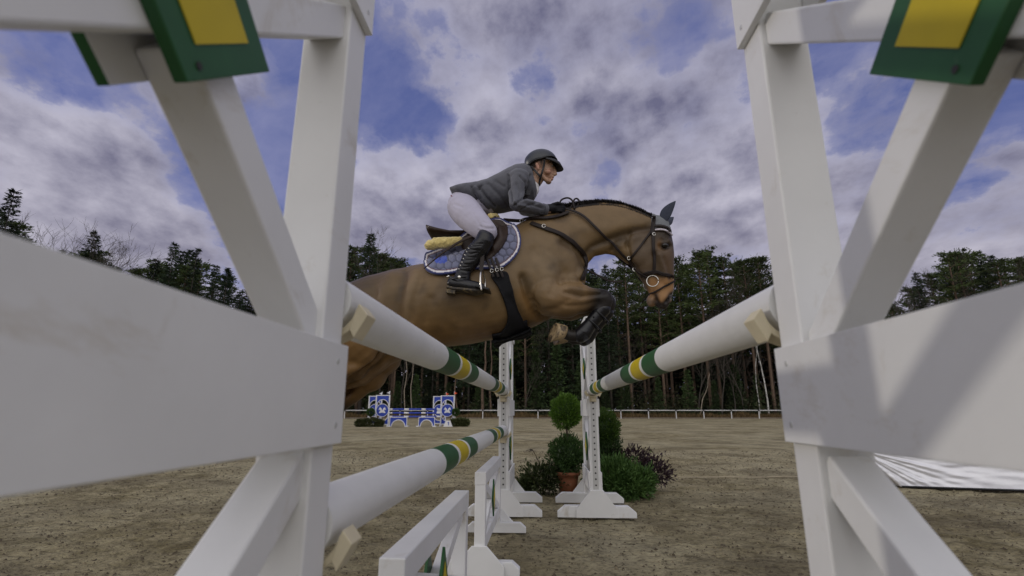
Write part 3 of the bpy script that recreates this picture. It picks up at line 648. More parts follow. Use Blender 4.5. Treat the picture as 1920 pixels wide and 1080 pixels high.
def drape(name, poly, mt, parent, off=.012, th=.012, step=2.2, dy=-.16, dfn=None, colfn=None, both=True, smooth=3, ydepth=None, edge_in=0.0):
    """cloth or leather lying on the horse's side: outline in pixels -> sheet with thickness that follows the body"""
    out = dense(poly, step, True); P2 = [(p.x, p.y) for p in out]
    bm = bmesh.new(); vs = [bm.verts.new((x, y, 0)) for x, y in P2]
    xs = [p[0] for p in P2]; ys = [p[1] for p in P2]
    from mathutils.geometry import delaunay_2d_cdt
    pts = [Vector(p) for p in P2]; y = min(ys)+step; r = 0; arr = np.array(P2)
    while y < max(ys):
        x = min(xs)+(step/2 if r % 2 else 0)
        while x < max(xs):
            if inpoly((x, y), P2) and np.min(np.hypot(arr[:, 0]-x, arr[:, 1]-y)) > step*.6: pts.append(Vector((x, y)))
            x += step
        y += step*.87; r += 1
    bm.free(); nb = len(P2)
    v2, e2, f2, *_ = delaunay_2d_cdt(pts, [(i, (i+1) % nb) for i in range(nb)], [], 1, 1e-4)
    uv = np.array([(v.x, v.y) for v in v2]); f2 = [f for f in f2 if inpoly(tuple(np.mean([uv[i] for i in f], 0)), P2)]
    co = []; no = []; ok = []
    for x, y in uv:
        h, n, k = hit(x, y, dy, 0); co.append(h); no.append(n); ok.append(k)
    if ydepth:
        pass
    co = np.array([tuple(c) for c in co]); no = np.array([tuple(n) for n in no]); ok = np.array(ok)
    nbr = [set() for _ in co]
    for f in f2:
        for i in range(len(f)): nbr[f[i]].add(f[(i+1) % len(f)]); nbr[f[(i+1) % len(f)]].add(f[i])
    # smooth only the depth (Y) so the outline stays put
    dpt = co[:, 1].copy()
    for it in range(smooth+(14 if not ok.all() else 0)):
        new = dpt.copy()
        for i, s in enumerate(nbr):
            if s and (it < smooth or not ok[i]): new[i] = .5*dpt[i]+.5*np.mean(dpt[list(s)])
        dpt = new
    o2 = []
    for (x, y), Y in zip(uv, dpt): d = ray(x, y); o2.append(tuple(CO+d*(Y/d.y)))
    co = np.array(o2); n2 = no.copy()
    for it in range(3):
        n2 = np.array([n2[list(s)].mean(0)+n2[i] if s else n2[i] for i, s in enumerate(nbr)]); n2 /= np.linalg.norm(n2, axis=1)[:, None]
    bd = np.array([np.min(np.hypot(arr[:, 0]-x, arr[:, 1]-y)) for x, y in uv])
    extra = dfn(uv, bd) if dfn else np.zeros(len(uv))
    topc = co+n2*(off+th+extra)[:, None] if hasattr(extra, '__len__') else co
    botc = co+n2*off
    nV = len(co); vs = [tuple(v) for v in topc]+[tuple(v) for v in botc]; fs = [tuple(f) for f in f2]+[tuple(i+nV for i in reversed(f)) for f in f2]
    cnt = {}
    for f in f2:
        for i in range(len(f)): e = (f[i], f[(i+1) % len(f)]); cnt[e] = cnt.get(e, 0)+1
    for (a, b) in cnt:
        if (b, a) not in cnt: fs.append((b, a, a+nV, b+nV))
    for sd in ((0, 1) if both else (0,)):
      m = MB(); m.add([(v[0], 2*YH-v[1] if sd else v[1], v[2]) for v in vs], fs, 0, True)
      me = m.mesh(name, mt); o = bpy.data.objects.new(name, me); COL.objects.link(o)
      if colfn:
        col = colfn(uv, bd); col = np.concatenate([col, col]); at = me.color_attributes.new('Col', 'FLOAT_COLOR', 'POINT')
        at.data.foreach_set('color', np.concatenate([col, np.ones((len(col), 1))], 1).astype(np.float32).ravel())
      if parent: adopt(o, parent)
    return o
def part(o, root): adopt(o, root); return o

# eyes, mane, hooves, tail of the horse
for s in (-1, 1):
    m = MB(); c = P(1248, 461, 0); h, n, k = hit(1248, 461); e = h-n*.008; e = e if s < 0 else mir(e)
    m.ell(e, (.024, .018, .019)); part(m.build('eye', M['eye']), HORSE)
def mane():
    m = MB(); random.seed(5)
    top = dense([(1035, 396), (1062, 389), (1095, 383), (1132, 380), (1168, 384), (1205, 397), (1226, 407)], 1.0)
    for i, p in enumerate(top):
        for k in range(20):
            b = P(p.x+random.uniform(-1, 1), p.y+2, random.uniform(-.022, .022)); t = i/len(top); hgt = 1+.35*mnoise.noise(Vector((i*.13, 0, 0)))
            L = .026*(0.6+.6*random.random())*(1.15-.45*t)*hgt; tip = b+Vector((random.uniform(-.035, .0), random.uniform(-.035, .02), L)); mid = (b+tip)/2+Vector((.004, random.uniform(-.01, .01), .005))
            m.tube([b-Vector((0, 0, .01)), mid, tip], [.0026, .0022, .0005], 3, cap=False)
    for i, p in enumerate(top):       # short hair lying down the near side
        for k in range(5):
            x = p.x+random.uniform(-1, 1); h, n, ok = hit(x+random.uniform(-3, 0), p.y+3.2+2.2*random.random(), -.02, .002)
            if ok: a = P(x, p.y+1.2, -.01); m.tube([a, (a+h)/2+Vector((0, -.003, .004)), h], [.0022, .002, .0006], 3, cap=False)
    part(m.build('mane', M['mane']), HORSE)
mane()
def tail():
    m = MB(); random.seed(6)
    for k in range(160):
        o = random.uniform(-.03, .03); j = random.uniform(-1, 1)
        pts = [P(575+j, 592+j*2, o), P(553+j*3, 600+j*2, o*1.5), P(534+j*5, 632+j*3, o*2), P(524+j*8, 680, o*2.5), P(520+j*10, 725+random.uniform(-12, 12), o*2.5)]
        m.tube(dense3(pts), .004, 4, cap=False)
    part(m.build('tail', M['mane']), HORSE)
def dense3(pts, k=4):
    out = []; n = len(pts)
    for i in range(n-1):
        a, b, c, d = pts[max(0, i-1)], pts[i], pts[i+1], pts[min(n-1, i+2)]
        for j in range(k):
            t = j/k; out.append(.5*((2*b)+(c-a)*t+(2*a-5*b+4*c-d)*t*t+(3*b-a-3*c+d)*t**3))
    out.append(pts[-1]); return out
tail()
def hoof(c, toe, up, parent, shoe=True):
    """hoof: c coronet centre, toe = direction coronet -> ground surface, up = front direction"""
    z = toe.normalized(); x = (up-z*up.dot(z)).normalized(); y = z.cross(x)
    Mt = Matrix((x, y, z)).transposed(); m = MB(); k = 24; rings = []
    for (d, r, sh) in ((0, .045, 0), (.02, .050, .006), (.075, .062, .026)):
        rings.append([c+Mt @ Vector((math.cos(a)*r*1.08+sh, math.sin(a)*r, d)) for a in (2*math.pi*i/k for i in range(k))])
    vs = sum(rings, []); fs = [(r*k+i, r*k+(i+1) % k, (r+1)*k+(i+1) % k, (r+1)*k+i) for r in range(2) for i in range(k)]
    vs += [c+Mt @ Vector((.026+math.cos(a)*.045, math.sin(a)*.042, .068)) for a in (2*math.pi*i/k for i in range(k))]
    fs += [(2*k+i, 2*k+(i+1) % k, 3*k+(i+1) % k, 3*k+i) for i in range(k)]+[tuple(range(3*k, 4*k)), tuple(reversed(range(k)))]
    m.add(vs, fs, 0, True); h = part(m.build('hoof', M['hoof']), parent)
    m = MB(); pts = [c+Mt @ Vector((.024+math.cos(a)*.058, math.sin(a)*.055, .077)) for a in (R(-140+i*14) for i in range(21))]; m.tube(pts, .008, 8)
    f = MB(); f.ell(c+Mt @ Vector((.012, 0, .070)), (.022, .022, .012)); 
    s_ = m.build('shoe', M['steel']); s_.parent = h; s_.matrix_parent_inverse = h.matrix_parent_inverse.copy(); s_.matrix_parent_inverse = Matrix.Translation(-parent.location)
    return h
for s in (-1, 1):
    dx, dy = ((0, 0) if s < 0 else (7, 7)); o = s*.135
    c = P(1058+dx, 624+dy, o); toe = P(1036+dx, 615+dy, o-.035)-c; hoof(c, toe, Vector((-.2, 0, -1)), HORSE)
    hx, hy = ((0, 0) if s < 0 else (34, 22)); c = P(528+hx, 822+hy, s*.165); hoof(c, Vector((-1, 0, -.75)), Vector((-.4, 0, .9)), HORSE)

# ------------------------------------------------------------------ tack
def label(o, l, c, g=None): tag(o, l, c, g); return o
PAD = [(798, 474), (808, 470), (850, 452), (885, 425), (930, 408), (951, 415), (962, 420), (972, 434), (976, 450), (974, 468), (965, 484), (952, 497), (938, 505), (925, 507), (900, 507), (873, 510), (848, 516), (822, 518), (803, 512), (796, 501), (795, 486)]
def pad_edges(uv): return uv
def hexd(uv, s=14.5):
    x = uv[:, 0]/s+.12*np.sin(uv[:, 1]/9); y = uv[:, 1]/s; best = np.full(len(x), 9.); sec_ = np.full(len(x), 9.)
    for di in range(-1, 3):
        for dj in range(-1, 3):
            gy = np.floor(y/.866)+dj; gx = np.floor(x-.5*(gy % 2))+di+.5*(gy % 2); d = np.hypot(x-gx, y-gy*.866)
            sec_ = np.minimum(sec_, np.maximum(d, best)); best = np.minimum(best, d)
    return np.clip((sec_-best), 0, 1)
def pad_d(uv, bd): h = hexd(uv); return np.where(bd > 8, .010*np.clip(h*3, 0, 1)**.7, .004)
def pad_c(uv, bd):
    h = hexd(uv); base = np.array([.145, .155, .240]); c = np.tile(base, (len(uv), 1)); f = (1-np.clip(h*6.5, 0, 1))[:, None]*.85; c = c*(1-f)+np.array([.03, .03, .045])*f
    blue = ((uv[:, 0]-828)/13)**2+((uv[:, 1]-491.5)/9.5)**2 < 1; blue |= ((uv[:, 0]-806)/5)**2+((uv[:, 1]-474)/4)**2 < 1; c[blue] = (.045, .085, .42)
    c[bd < 7.2] = (.10, .02, .03); c[bd < 5.8] = (.70, .68, .70); c[bd < 3.0] = (.022, .030, .13)
    return c
pad = empty('saddle_pad', (P(880, 480).x, YH, P(880, 480).z)); drape('quilted_cloth', PAD, M['pad'], pad, .010, .012, 1.35, -.13, pad_d, pad_c, smooth=8)
label(pad, 'blue-grey quilted saddle pad with navy edge and white piping under the saddle', 'saddle pad')
# sheepskin half pad
hp = empty('half_pad', (P(830, 455).x, YH, P(830, 455).z))
def wool_fn(me):
    c = get_co(me); n = get_no(me); set_co(me, c+n*(.006*vnoise(c, 38, 1)+.004*vnoise(c, 90, 2))[:, None])
for s in (-1, 1):
    m = MB(); m.chain([(P(805, 460, s*.235), .034), (P(818, 457, s*.235), .040), (P(840, 455, s*.225), .038), (P(860, 452, s*.205), .032)])
    o = m.blob('sheepskin_roll', M['wool'], .006, 2, None, wool_fn); part(o, hp)
m = MB(); m.chain([(P(920, 408, -.07), .030), (P(929, 407, 0), .030), (P(920, 408, .07), .030)]); part(m.blob('front_roll', M['wool'], .006, 2, None, wool_fn), hp)
label(hp, 'yellowish sheepskin half pad between saddle and quilted pad', 'half pad')
# saddle
SAD = empty('saddle', (P(880, 450).x, YH, P(880, 450).z))
m = MB()
rows = [((806, 431), (810, 450), .17), ((812, 435), (816, 452), .19), ((828, 440), (832, 452), .185), ((848, 443), (852, 452), .16), ((872, 440), (876, 452), .13), ((896, 430), (900, 446), .12), ((918, 415), (924, 432), .11), ((930, 409), (936, 422), .08)]
m.loft([sec(*r) for r in rows], 28, 3.0); part(m.blob('seat', M['brown_leather'], .007, 3), SAD)
FLAP = [(905, 418), (924, 412), (940, 413), (951, 424), (955, 440), (950, 458), (938, 475), (924, 488), (908, 495), (893, 492), (878, 480), (866, 464), (862, 450), (875, 440), (890, 430)]
def flap_d(uv, bd):
    kr = seg_dist(uv, [(926, 420), (943, 436), (942, 456), (928, 474)]); return .022*np.exp(-(kr/6)**2)*np.clip(bd/3, 0, 1)+np.where(bd < 2.5, -.003, 0)-np.exp(-((seg_dist(uv, [(918, 424), (934, 440), (932, 458), (915, 478)]))/1.2)**2)*.006
drape('flap', FLAP, M['brown_leather'], SAD, .034, .008, 1.8, -.13, flap_d, smooth=10)
STRAP2 = [(896, 470), (904, 470), (903, 508), (898, 508)]
# billets and girth
for s in (0, 1, 2):
    x = 919+s*8; strap('billet', [[(x-5, 490), (x, 506), (x+6, 522)]], .016, .005, M['strap'], SAD, off=.040 if s < 9 else 0)
GIR = [(921, 517), (948, 511), (956, 530), (963, 552), (973, 586), (982, 604), (996, 615), (990, 621), (975, 628), (950, 633), (925, 643), (921, 638), (938, 622), (948, 608), (951, 592), (945, 568), (934, 540)]
g = drape('girth', GIR, M['elastic'], SAD, .006, .012, 2.2, -.15, lambda uv, bd: np.where(bd < 2.5, .003, 0.0), smooth=2)
def belly_band():
    x0, x1 = P(926, 640).x, P(990, 617).x; nx, ny = 16, 20; vs = []; 
    for j in range(ny):
        y = YH-.13+.26*j/(ny-1)
        for i in range(nx):
            x = x0+(x1-x0)*i/(nx-1); h = HT.ray_cast(Vector((x, y, .6)), Vector((0, 0, 1)))
            z = h[0].z if h[0] is not None else P(950, 630).z; vs.append((x, y, z-.020))
    fs = [(j*nx+i, j*nx+i+1, (j+1)*nx+i+1, (j+1)*nx+i) for j in range(ny-1) for i in range(nx-1)]; m = MB(); m.add(vs, fs, 0, True)
    o = m.build('belly_guard', M['elastic']); so = o.modifiers.new('th', 'SOLIDIFY'); so.thickness = .012; part(o, SAD)
belly_band()
m = MB()
for s in range(3):
    for sg in (-1, 1):
        h, n, k = hit(922+s*8.5, 513-s*1.5, -.2, .052); h = h if sg < 0 else mir(h); m.tube([h+Vector((math.cos(a)*.010, 0, math.sin(a)*.012)) for a in (R(45*i) for i in range(9))], .0022, 6)
part(m.build('girth_buckle', M['steel']), SAD)
# stirrups
for s in (-1, 1):
    q = lambda x, y, d: P(x, y, s*d)
    m = MB(); pa = [q(905, 470, .355), q(904, 490, .37), q(902, 508, .385)]; m.ribbon(pa, [Vector((0, s, 0))]*3, .026, .005)
    lt = part(m.build('stirrup_leather', M['strap']), SAD)
    m = MB(); top = q(903, 507, .385); b1 = q(909, 541, .315); b2 = q(903, 545, .445)
    m.tube(dense3([b1, q(910, 528, .315), q(907, 514, .34), top, q(901, 514, .43), q(901, 530, .445), b2]), .0055, 8)
    part(m.build('stirrup_iron', M['steel']), SAD)
    m = MB(); m.box((-.045, -.065, -.007), (.045, .065, .006), M=Matrix.Translation((b1+b2)/2)@Matrix.Rotation(R(15), 4, 'Y')); part(m.build('stirrup_tread', M['black_leather'], bevel=.003), SAD)
label(SAD, 'dark brown jumping saddle with black girth and belly guard', 'saddle')
# breastplate
BP = empty('breastplate', (P(1040, 440).x, YH, P(1040, 440).z))
strap('shoulder_strap', [[(996, 420), (1021, 429), (1056, 443), (1083, 463), (1095, 479), (1097, 499), (1090, 526)]], .030, .007, M['strap'], BP, off=.008)
strap('neck_strap', [[(944, 412), (975, 414), (1000, 412), (1028, 411), (1052, 406), (1066, 400)], [(975, 414), (998, 419)]], .024, .007, M['strap'], BP, off=.012, dy=-.08)
for x, y in ((1019.5, 427.5), (978, 414)):
    h, n, k = hit(x, y, -.1, .022)
    for v in (h, mir(h)): m = MB(); m.tube([v+Vector((math.cos(a)*.012, 0, math.sin(a)*.012)) for a in (R(45*i) for i in range(9))], .003, 6); part(m.build('ring', M['steel']), BP)
m = MB(); pts = dense3([P(1090, 502, -.06), P(1105, 508, -.05), P(1122, 517, -.04), P(1146, 528, -.03), P(1168, 527, -.02)]); m.ribbon(pts, [Vector((0, -1, 0))]*len(pts), .012, .004)
part(m.build('martingale_strap', M['strap']), BP)
label(BP, 'dark leather breastplate running over the horse shoulder and chest', 'breastplate')
# bridle
BR = empty('bridle', (P(1225, 480).x, YH, P(1225, 480).z))
strap('headpiece', [[(1226, 405), (1226, 415), (1225, 430), (1224, 441)]], .026, .006, M['strap'], BR, off=.012)
strap('cheekpiece', [[(1224, 440), (1225, 470), (1226, 495), (1225, 514)]], .020, .006, M['strap'], BR, off=.007)
strap('browband', [[(1224, 426), (1236, 425), (1248, 428), (1257, 434)]], .017, .006, M['strap'], BR, off=.012)
strap('crystal_browband', [[(1228, 433), (1238, 431.5), (1249, 434.5), (1257.5, 442)]], .013, .006, mat('crystal_band', (.5, .46, .5), .3, var=.5, vscale=90), BR, off=.010)
strap('noseband', [[(1203, 518), (1212, 513), (1228, 510), (1246, 515), (1264, 520)]], .024, .007, M['strap'], BR, off=.007)
strap('flash_strap', [[(1216, 553), (1226, 549), (1238, 542), (1250, 534), (1263.5, 527)]], .012, .005, M['strap'], BR, off=.007)
strap('throatlash', [[(1222, 434), (1210, 450), (1198, 466), (1186, 481), (1182, 490)]], .013, .005, M['strap'], BR, off=.007)
m = MB(); m.tube([P(1263, 527, 0), P(1268, 523, -.01), P(1276, 520, -.015)], [.004, .003, .001], 6); part(m.build('strap_end', M['strap']), BR)
for s in (-1, 1):
    m = MB(); h, n, k = hit(1223.5, 527, -.07, .014); h = h if s < 0 else mir(h); m.tube([h+Vector((math.cos(a)*.038, .006*math.cos(a)*s, math.sin(a)*.038)) for a in (R(15*i) for i in range(25))], .0038, 8); part(m.build('bit_ring', M['steel']), BR)
    m = MB(); h, n, k = hit(1226, 441, -.07, .016); h = h if s < 0 else mir(h); m.tube([h+Vector((math.cos(a)*.010, 0, math.sin(a)*.010)) for a in (R(45*i) for i in range(9))], .003, 6); part(m.build('buckle', M['steel']), BR)
m = MB(); rp, rn = strap_pts([(1056, 394), (1075, 399), (1092, 407), (1111, 424), (1139, 449), (1160, 468), (1180, 490), (1197, 506), (1214, 520)], .016, -.085, 6); m.ribbon(rp, rn, .017, .005)
rm = m.build('rein', M['strap']); part(rm, BR)
m = MB(); m.ribbon([mir(v) for v in rp], [Vector((v.x, -v.y, v.z)) for v in rn], .017, .005); part(m.build('rein', M['strap']), BR)
m = MB(); pts = dense3([P(1049, 388, -.08), P(1051, 377, -.05), P(1058, 372, -.04), P(1067, 371.5, -.04), P(1074, 378, -.05), P(1077, 392, -.08)]); m.tube(pts, .0065, 8)
pts = dense3([P(1066, 396, -.05), P(1073, 384, -.04), P(1077, 374, -.03), P(1082, 372.5, -.02), P(1085.5, 377, -.02), P(1083, 386, -.04), P(1077, 396, -.07)]); m.tube(pts, .0065, 8)
part(m.build('rein_loop', M['strap']), BR)
for (x, y) in ((1181, 483), (1193, 504)):
    m = MB(); h, n, k = hit(x, y, -.07, .02); m.tube([h+Vector((math.cos(a)*.010, 0, math.sin(a)*.013)) for a in (R(45*i) for i in range(9))], .003, 6); part(m.build('martingale_stop', M['steel']), BR)
label(BR, 'dark leather bridle with silver loose ring bit and pale sparkling browband', 'bridle')
# ear bonnet
EB = empty('ear_bonnet', (P(1240, 410).x, YH, P(1240, 410).z))
def ear(base, tip, w, out):
    m = MB(); ax = (tip-base); L = ax.length; ax.normalize(); sd = ax.cross(Vector((0, 1, 0))).normalized(); k = 14; n = 14; base_i = 0; vs = []
    for i in range(n):
        t = i/(n-1); r = w*(math.sin(min(1, t*1.6+.28)*math.pi/2)*(1-t**2.6))+.002
        c = base+ax*(L*t)+sd*(.010*math.sin(t*3))
        for j in range(k):
            a = 2*math.pi*j/k; fl = 1 if math.sin(a)*out > 0 else .35
            vs.append(c+sd*(r*math.cos(a))+Vector((0, 1, 0))*(r*.55*math.sin(a)*fl*(1 if out > 0 else 1)))
    fs = [(i*k+j, i*k+(j+1) % k, (i+1)*k+(j+1) % k, (i+1)*k+j) for i in range(n-1) for j in range(k)]+[tuple(reversed(range(k))), tuple(range((n-1)*k, n*k))]
    m.add(vs, fs, 0, True); return m
ear(P(1241, 416, -.050), P(1267, 377, -.055), .040, 1).build('ear_cover', M['bonnet']).name
for o in [bpy.context.scene.objects.get('ear_cover')]: part(o, EB)
part(ear(P(1253, 421, .050), P(1263.5, 407, .115), .026, -1).build('ear_cover', M['bonnet']), EB)
drape('bonnet_cap', [(1223, 402), (1232, 404), (1243, 408), (1252, 416), (1257.5, 430), (1257.5, 437), (1248, 430), (1236, 427), (1223, 428)], M['bonnet_grey'], EB, .004, .006, 2.0, -.03, smooth=2)
label(EB, 'navy and grey knitted ear bonnet on the horse head', 'ear bonnet')
# tendon boots
for s in (-1, 1):
    dx, dy = ((0, 0) if s < 0 else (7, 7)); q = lambda x, y, d=0: P(x+dx, y+dy, s*.135+d)
    tb = empty('tendon_boot', q(1110, 605)); m = MB()
    m.chain([(q(1131, 579), .050), (q(1121, 591), .047), (q(1106, 609), .045), (q(1094, 624), .054), (q(1088, 629), .050)], 20)
    part(m.blob('shell', M['boot_leather'], .006, 3), tb)
    m = MB()
    for t in (.25, .6):
        a = q(1134, 580).lerp(q(1094, 626), t); ax = (q(1094, 626)-q(1134, 580)).normalized(); b = ax.cross(Vector((0, 1, 0))).normalized()
        m.tube([a+(b*math.cos(u)+Vector((0, 1, 0))*math.sin(u))*.0500 for u in (R(18*i) for i in range(21))], .006, 6)
    m.ell(q(1113, 594, -.05), (.006, .006, .006)); part(m.build('boot_strap', M['black_leather']), tb)
    label(tb, 'shiny black tendon boot on the near foreleg of the horse' if s < 0 else 'black tendon boot on the far foreleg, mostly hidden behind the near one', 'tendon boot', 'tendon boots')

# ------------------------------------------------------------------ rider
RD = empty('rider', (P(880, 440).x, YH, P(880, 440).z)); RD.name = 'person'
def skinc(c, n):
    px = nproj(c); x, y = px[:, 0], px[:, 1]; o = np.tile(np.array([.42, .255, .17]), (len(c), 1)); nz = vnoise(c, 20, 1)
    def bl(col, f): f = np.clip(f, 0, 1)[:, None]; o[:] = o*(1-f)+np.array(col)*f
    bl((.48, .20, .15), .45*np.exp(-((x-1030)/6)**2-((y-322)/6)**2)); bl((.50, .20, .15), .5*np.exp(-((x-1008)/5)**2-((y-311)/7)**2))
    bl((.33, .11, .09), .85*np.exp(-((x-1037)/3.2)**2-((y-334.5)/1.9)**2)); bl((.05, .03, .02), .9*np.exp(-((x-1036.5)/4)**2-((y-306.5)/1.5)**2))
    bl((.22, .13, .09), .5*np.exp(-((x-1028)/10)**2-((y-342)/4)**2)); bl((.03, .02, .015), np.clip((300-y)/3, 0, 1)*1.0)
    bl((.03, .02, .015), .95*np.clip((1006-x)/3, 0, 1)*np.clip((316-y)/4, 0, 1)*(y < 320)); bl((.03, .02, .015), .9*np.exp(-((x-1015)/3)**2-((y-303)/7)**2))
    return np.clip(o*(1+.05*nz)[:, None], 0, 1)
m = MB()
m.ell(P(1011, 305), (.098, .074, .098)); m.ell(P(1023, 317), (.058, .056, .076), Matrix.Rotation(R(12), 3, 'Y'))
for s in (-1, 1):
    m.cap(P(1011, 325, s*.046), .017, P(1026, 339, s*.017), .017); m.ell(P(1027, 322, s*.040), (.026, .018, .020)); m.ell(P(1033, 308, s*.028), (.018, .022, .009))
    m.ell(P(1008, 311.5, s*.074), (.014, .006, .030), Matrix.Rotation(R(-15), 3, 'Y')); m.ell(P(1006, 308, s*.078), (.010, .006, .016))
m.ell(P(1028.5, 341), (.022, .024, .018)); m.chain([(P(1038, 312), .008), (P(1040.5, 320), .010), (P(1042, 326.5), .0115)]); m.ell(P(1039.0, 328), (.012, .016, .010)); m.ell(P(1034, 326), (.022, .026, .022)); m.ell(P(1034, 318), (.018, .030, .018))
m.ell(P(1036, 332.6), (.0125, .020, .0065)); m.ell(P(1034.5, 336.6), (.0125, .018, .0075)); m.ell(P(1029, 330), (.028, .030, .03))
m.chain([(P(1010, 326), .056), (P(1004, 337), .055), (P(990, 350), .065)])
m.chain([(P(990, 344), .070), (P(952, 356), .085), (P(908, 372), .085), (P(870, 386), .09)], 18)
for s in (-1, 1):
    m.chain([(P(973, 342, s*.14), .040), (P(970 if s < 0 else 985, 383, s*.24), .032), (P(1020 if s < 0 else 1032, 394, s*.11), .028), (P(1030, 393, s*.10), .028)])
    m.chain([(P(868, 395, s*.09), .080), (P(911, 437, s*.31), .042), (P(890, 477, s*.34), .045), (P(867, 515, s*.34), .032), (P(860, 535, s*.34), .03), (P(897, 543, s*.37), .025)])
hx = [(1032, 388, .0), (1041, 389, .0)]
def hand(m, s, dx, dy, r=1.0):
    q = lambda x, y, d: P(x+dx, y+dy, s*(.095)+d)
    m.chain([(q(1030, 391, 0), .026*r), (q(1038, 390, .0), .030*r)]); m.ell(q(1040, 390, 0), (.040*r, .022*r, .034*r))
    for k, (yy, ln) in enumerate(((384, 1.0), (387.5, 1.08), (391.5, 1.0), (395, .84))):
        a = q(1046, yy, -.010+k*.002); b = q(1046+8.5*ln, yy+.5, -.016+.003*k); c = q(1046+11.5*ln, yy+4.5, .004); d = q(1046+5*ln, yy+6.5, .018)
        m.chain([(a, .0115*r), (b, .0105*r), (c, .0095*r), (d, .0085*r)], 10)
    m.chain([(q(1036, 384, -.018), .013*r), (q(1046, 380.5, -.024), .0115*r), (q(1055, 383, -.020), .0095*r)], 10)
hand(m, -1, 0, 0, .80); hand(m, 1, 6, 6, .80)
part(m.blob('body', M['skin'], .0045, 3, None, None, skinc), RD)
for s in (-1, 1):
    m = MB(); m.ell(P(1035.3, 311.5, s*.030), (.009, .010, .0085)); part(m.build('eye', M['sclera']), RD)
    m = MB(); m.ell(P(1037.0, 311.7, s*.0325), (.0045, .0055, .0055)); part(m.build('iris', M['eye']), RD)
m = MB(); m.ell(P(1008, 303), (.098, .082, .072)); m.chain([(P(999, 312), .062), (P(996, 321), .045)]); part(m.blob('hair', M['hair'], .006, 2), RD)
# jacket
def jack_fn(me):
    c = get_co(me); n = get_no(me); px = nproj(c); near = (c[:, 1] < YH+.02).astype(float); d = .004*vnoise(c, 9, 1)+.0022*vnoise(c, 26, 2)
    for poly, a, w in [([(953, 328), (955, 350), (960, 378)], -.010, 2.6), ([(966, 385), (975, 376), (985, 370)], -.010, 2.6), ([(976, 394), (990, 385), (1006, 381)], -.007, 2.5), ([(965, 378), (972, 384), (990, 388)], .006, 3),
                       ([(885, 350), (889, 365), (897, 380)], -.010, 3), ([(898, 350), (912, 370), (928, 388)], -.010, 3), ([(890, 352), (904, 372), (916, 392)], .008, 4), ([(915, 345), (935, 365), (950, 385)], -.006, 4), ([(903, 348), (896, 356), (902, 372)], -.009, 2.5),
                       ([(975, 330), (985, 342), (987, 362)], -.008, 2.4), ([(995, 328), (991, 345), (987, 366)], -.008, 2.2), ([(930, 340), (945, 350)], -.005, 4), ([(1000, 385), (1015, 390)], -.005, 2.5), ([(968, 345), (976, 360), (974, 372)], -.005, 3), ([(984, 376), (1000, 380), (1020, 386)], .005, 3)]:
        d += 1.7*a*np.exp(-(seg_dist(px, poly)/(w*.85))**2)*near
    set_co(me, c+n*d[:, None])
m = MB()
m.loft([sec((846, 359), (849, 369), .105), sec((856, 356.5), (862, 377), .14), sec((875, 351), (884, 388), .155), sec((897, 345.5), (904, 395), .140), sec((916, 338.5), (922, 398), .132), sec((934, 330), (943, 396), .142), sec((952, 321), (964, 391), .160),
        sec((968, 314.5), (986, 382), .168), sec((982, 311.5), (1002, 371), .14), sec((994, 315), (1007, 362), .095), sec((998, 322), (1003, 350), .070)], 32, 2.3)
for s in (-1, 1):
    e = (969, 382, .245) if s < 0 else (984, 393, .24); w_ = (1021, 394, .115) if s < 0 else (1032, 402, .10)
    m.ell(P(973, 334, s*.140), (.080, .062, .070)); m.chain([(P(973, 338, s*.150), .064), (P(968, 362, s*.200), .056), (P(e[0], e[1], s*e[2]), .052), (P((e[0]+w_[0])/2, (e[1]+w_[1])/2, s*.185), .046), (P(w_[0]-3, w_[1], s*w_[2]), .0415)], 18)
part(m.blob('jacket', M['jacket'], .0055, 4, None, jack_fn), RD)
# cuffs with buttons, collar, lapel, lining
m = MB()
for s in (-1, 1):
    w_ = (1019, 393.5, .118) if s < 0 else (1030, 401.5, .10); a = P(*w_[:2], s*w_[2]); d = (P(1026, 395, s*.10)-P(1000, 388, s*.17)).normalized() if s < 0 else Vector((1, -.3, -.15)).normalized()
    m.tube([a-d*.012, a+d*.008, a+d*.018, a+d*.012], [.043, .0445, .0435, .036], 20, cap=False)
part(m.build('cuff', M['jacket']), RD)
m = MB()
for k in range(3): m.ell(P(1013+k*2.6, 400.5+k*.4, -.160+.008*k), (.005, .005, .005))
part(m.build('cuff_button', M['jacket_dark']), RD)
m = MB(); pts = dense3([P(985, 315, -.085), P(994, 322, -.088), P(995, 335, -.09), P(992, 350, -.10), P(989, 366, -.10)]); m.ribbon(pts, [Vector((.2, -1, 0)).normalized()]*len(pts), [.022]*8+[.034]*(len(pts)-8), .006)
part(m.build('lapel', M['jacket_dark']), RD)
m = MB(); m.chain([(P(991, 338), .064), (P(995, 349), .064), (P(998, 356), .050)]); part(m.blob('shirt_collar', M['shirt'], .005, 2), RD)
m = MB(); pts = dense3([P(847, 367, -.12), P(862, 379, -.165), P(884, 392, -.18), P(903, 400, -.17), P(914, 404, -.16)]); m.ribbon(pts, [Vector((0, -.3, -1)).normalized()]*len(pts), .022, .004); part(m.build('jacket_lining', M['red_lining']), RD)
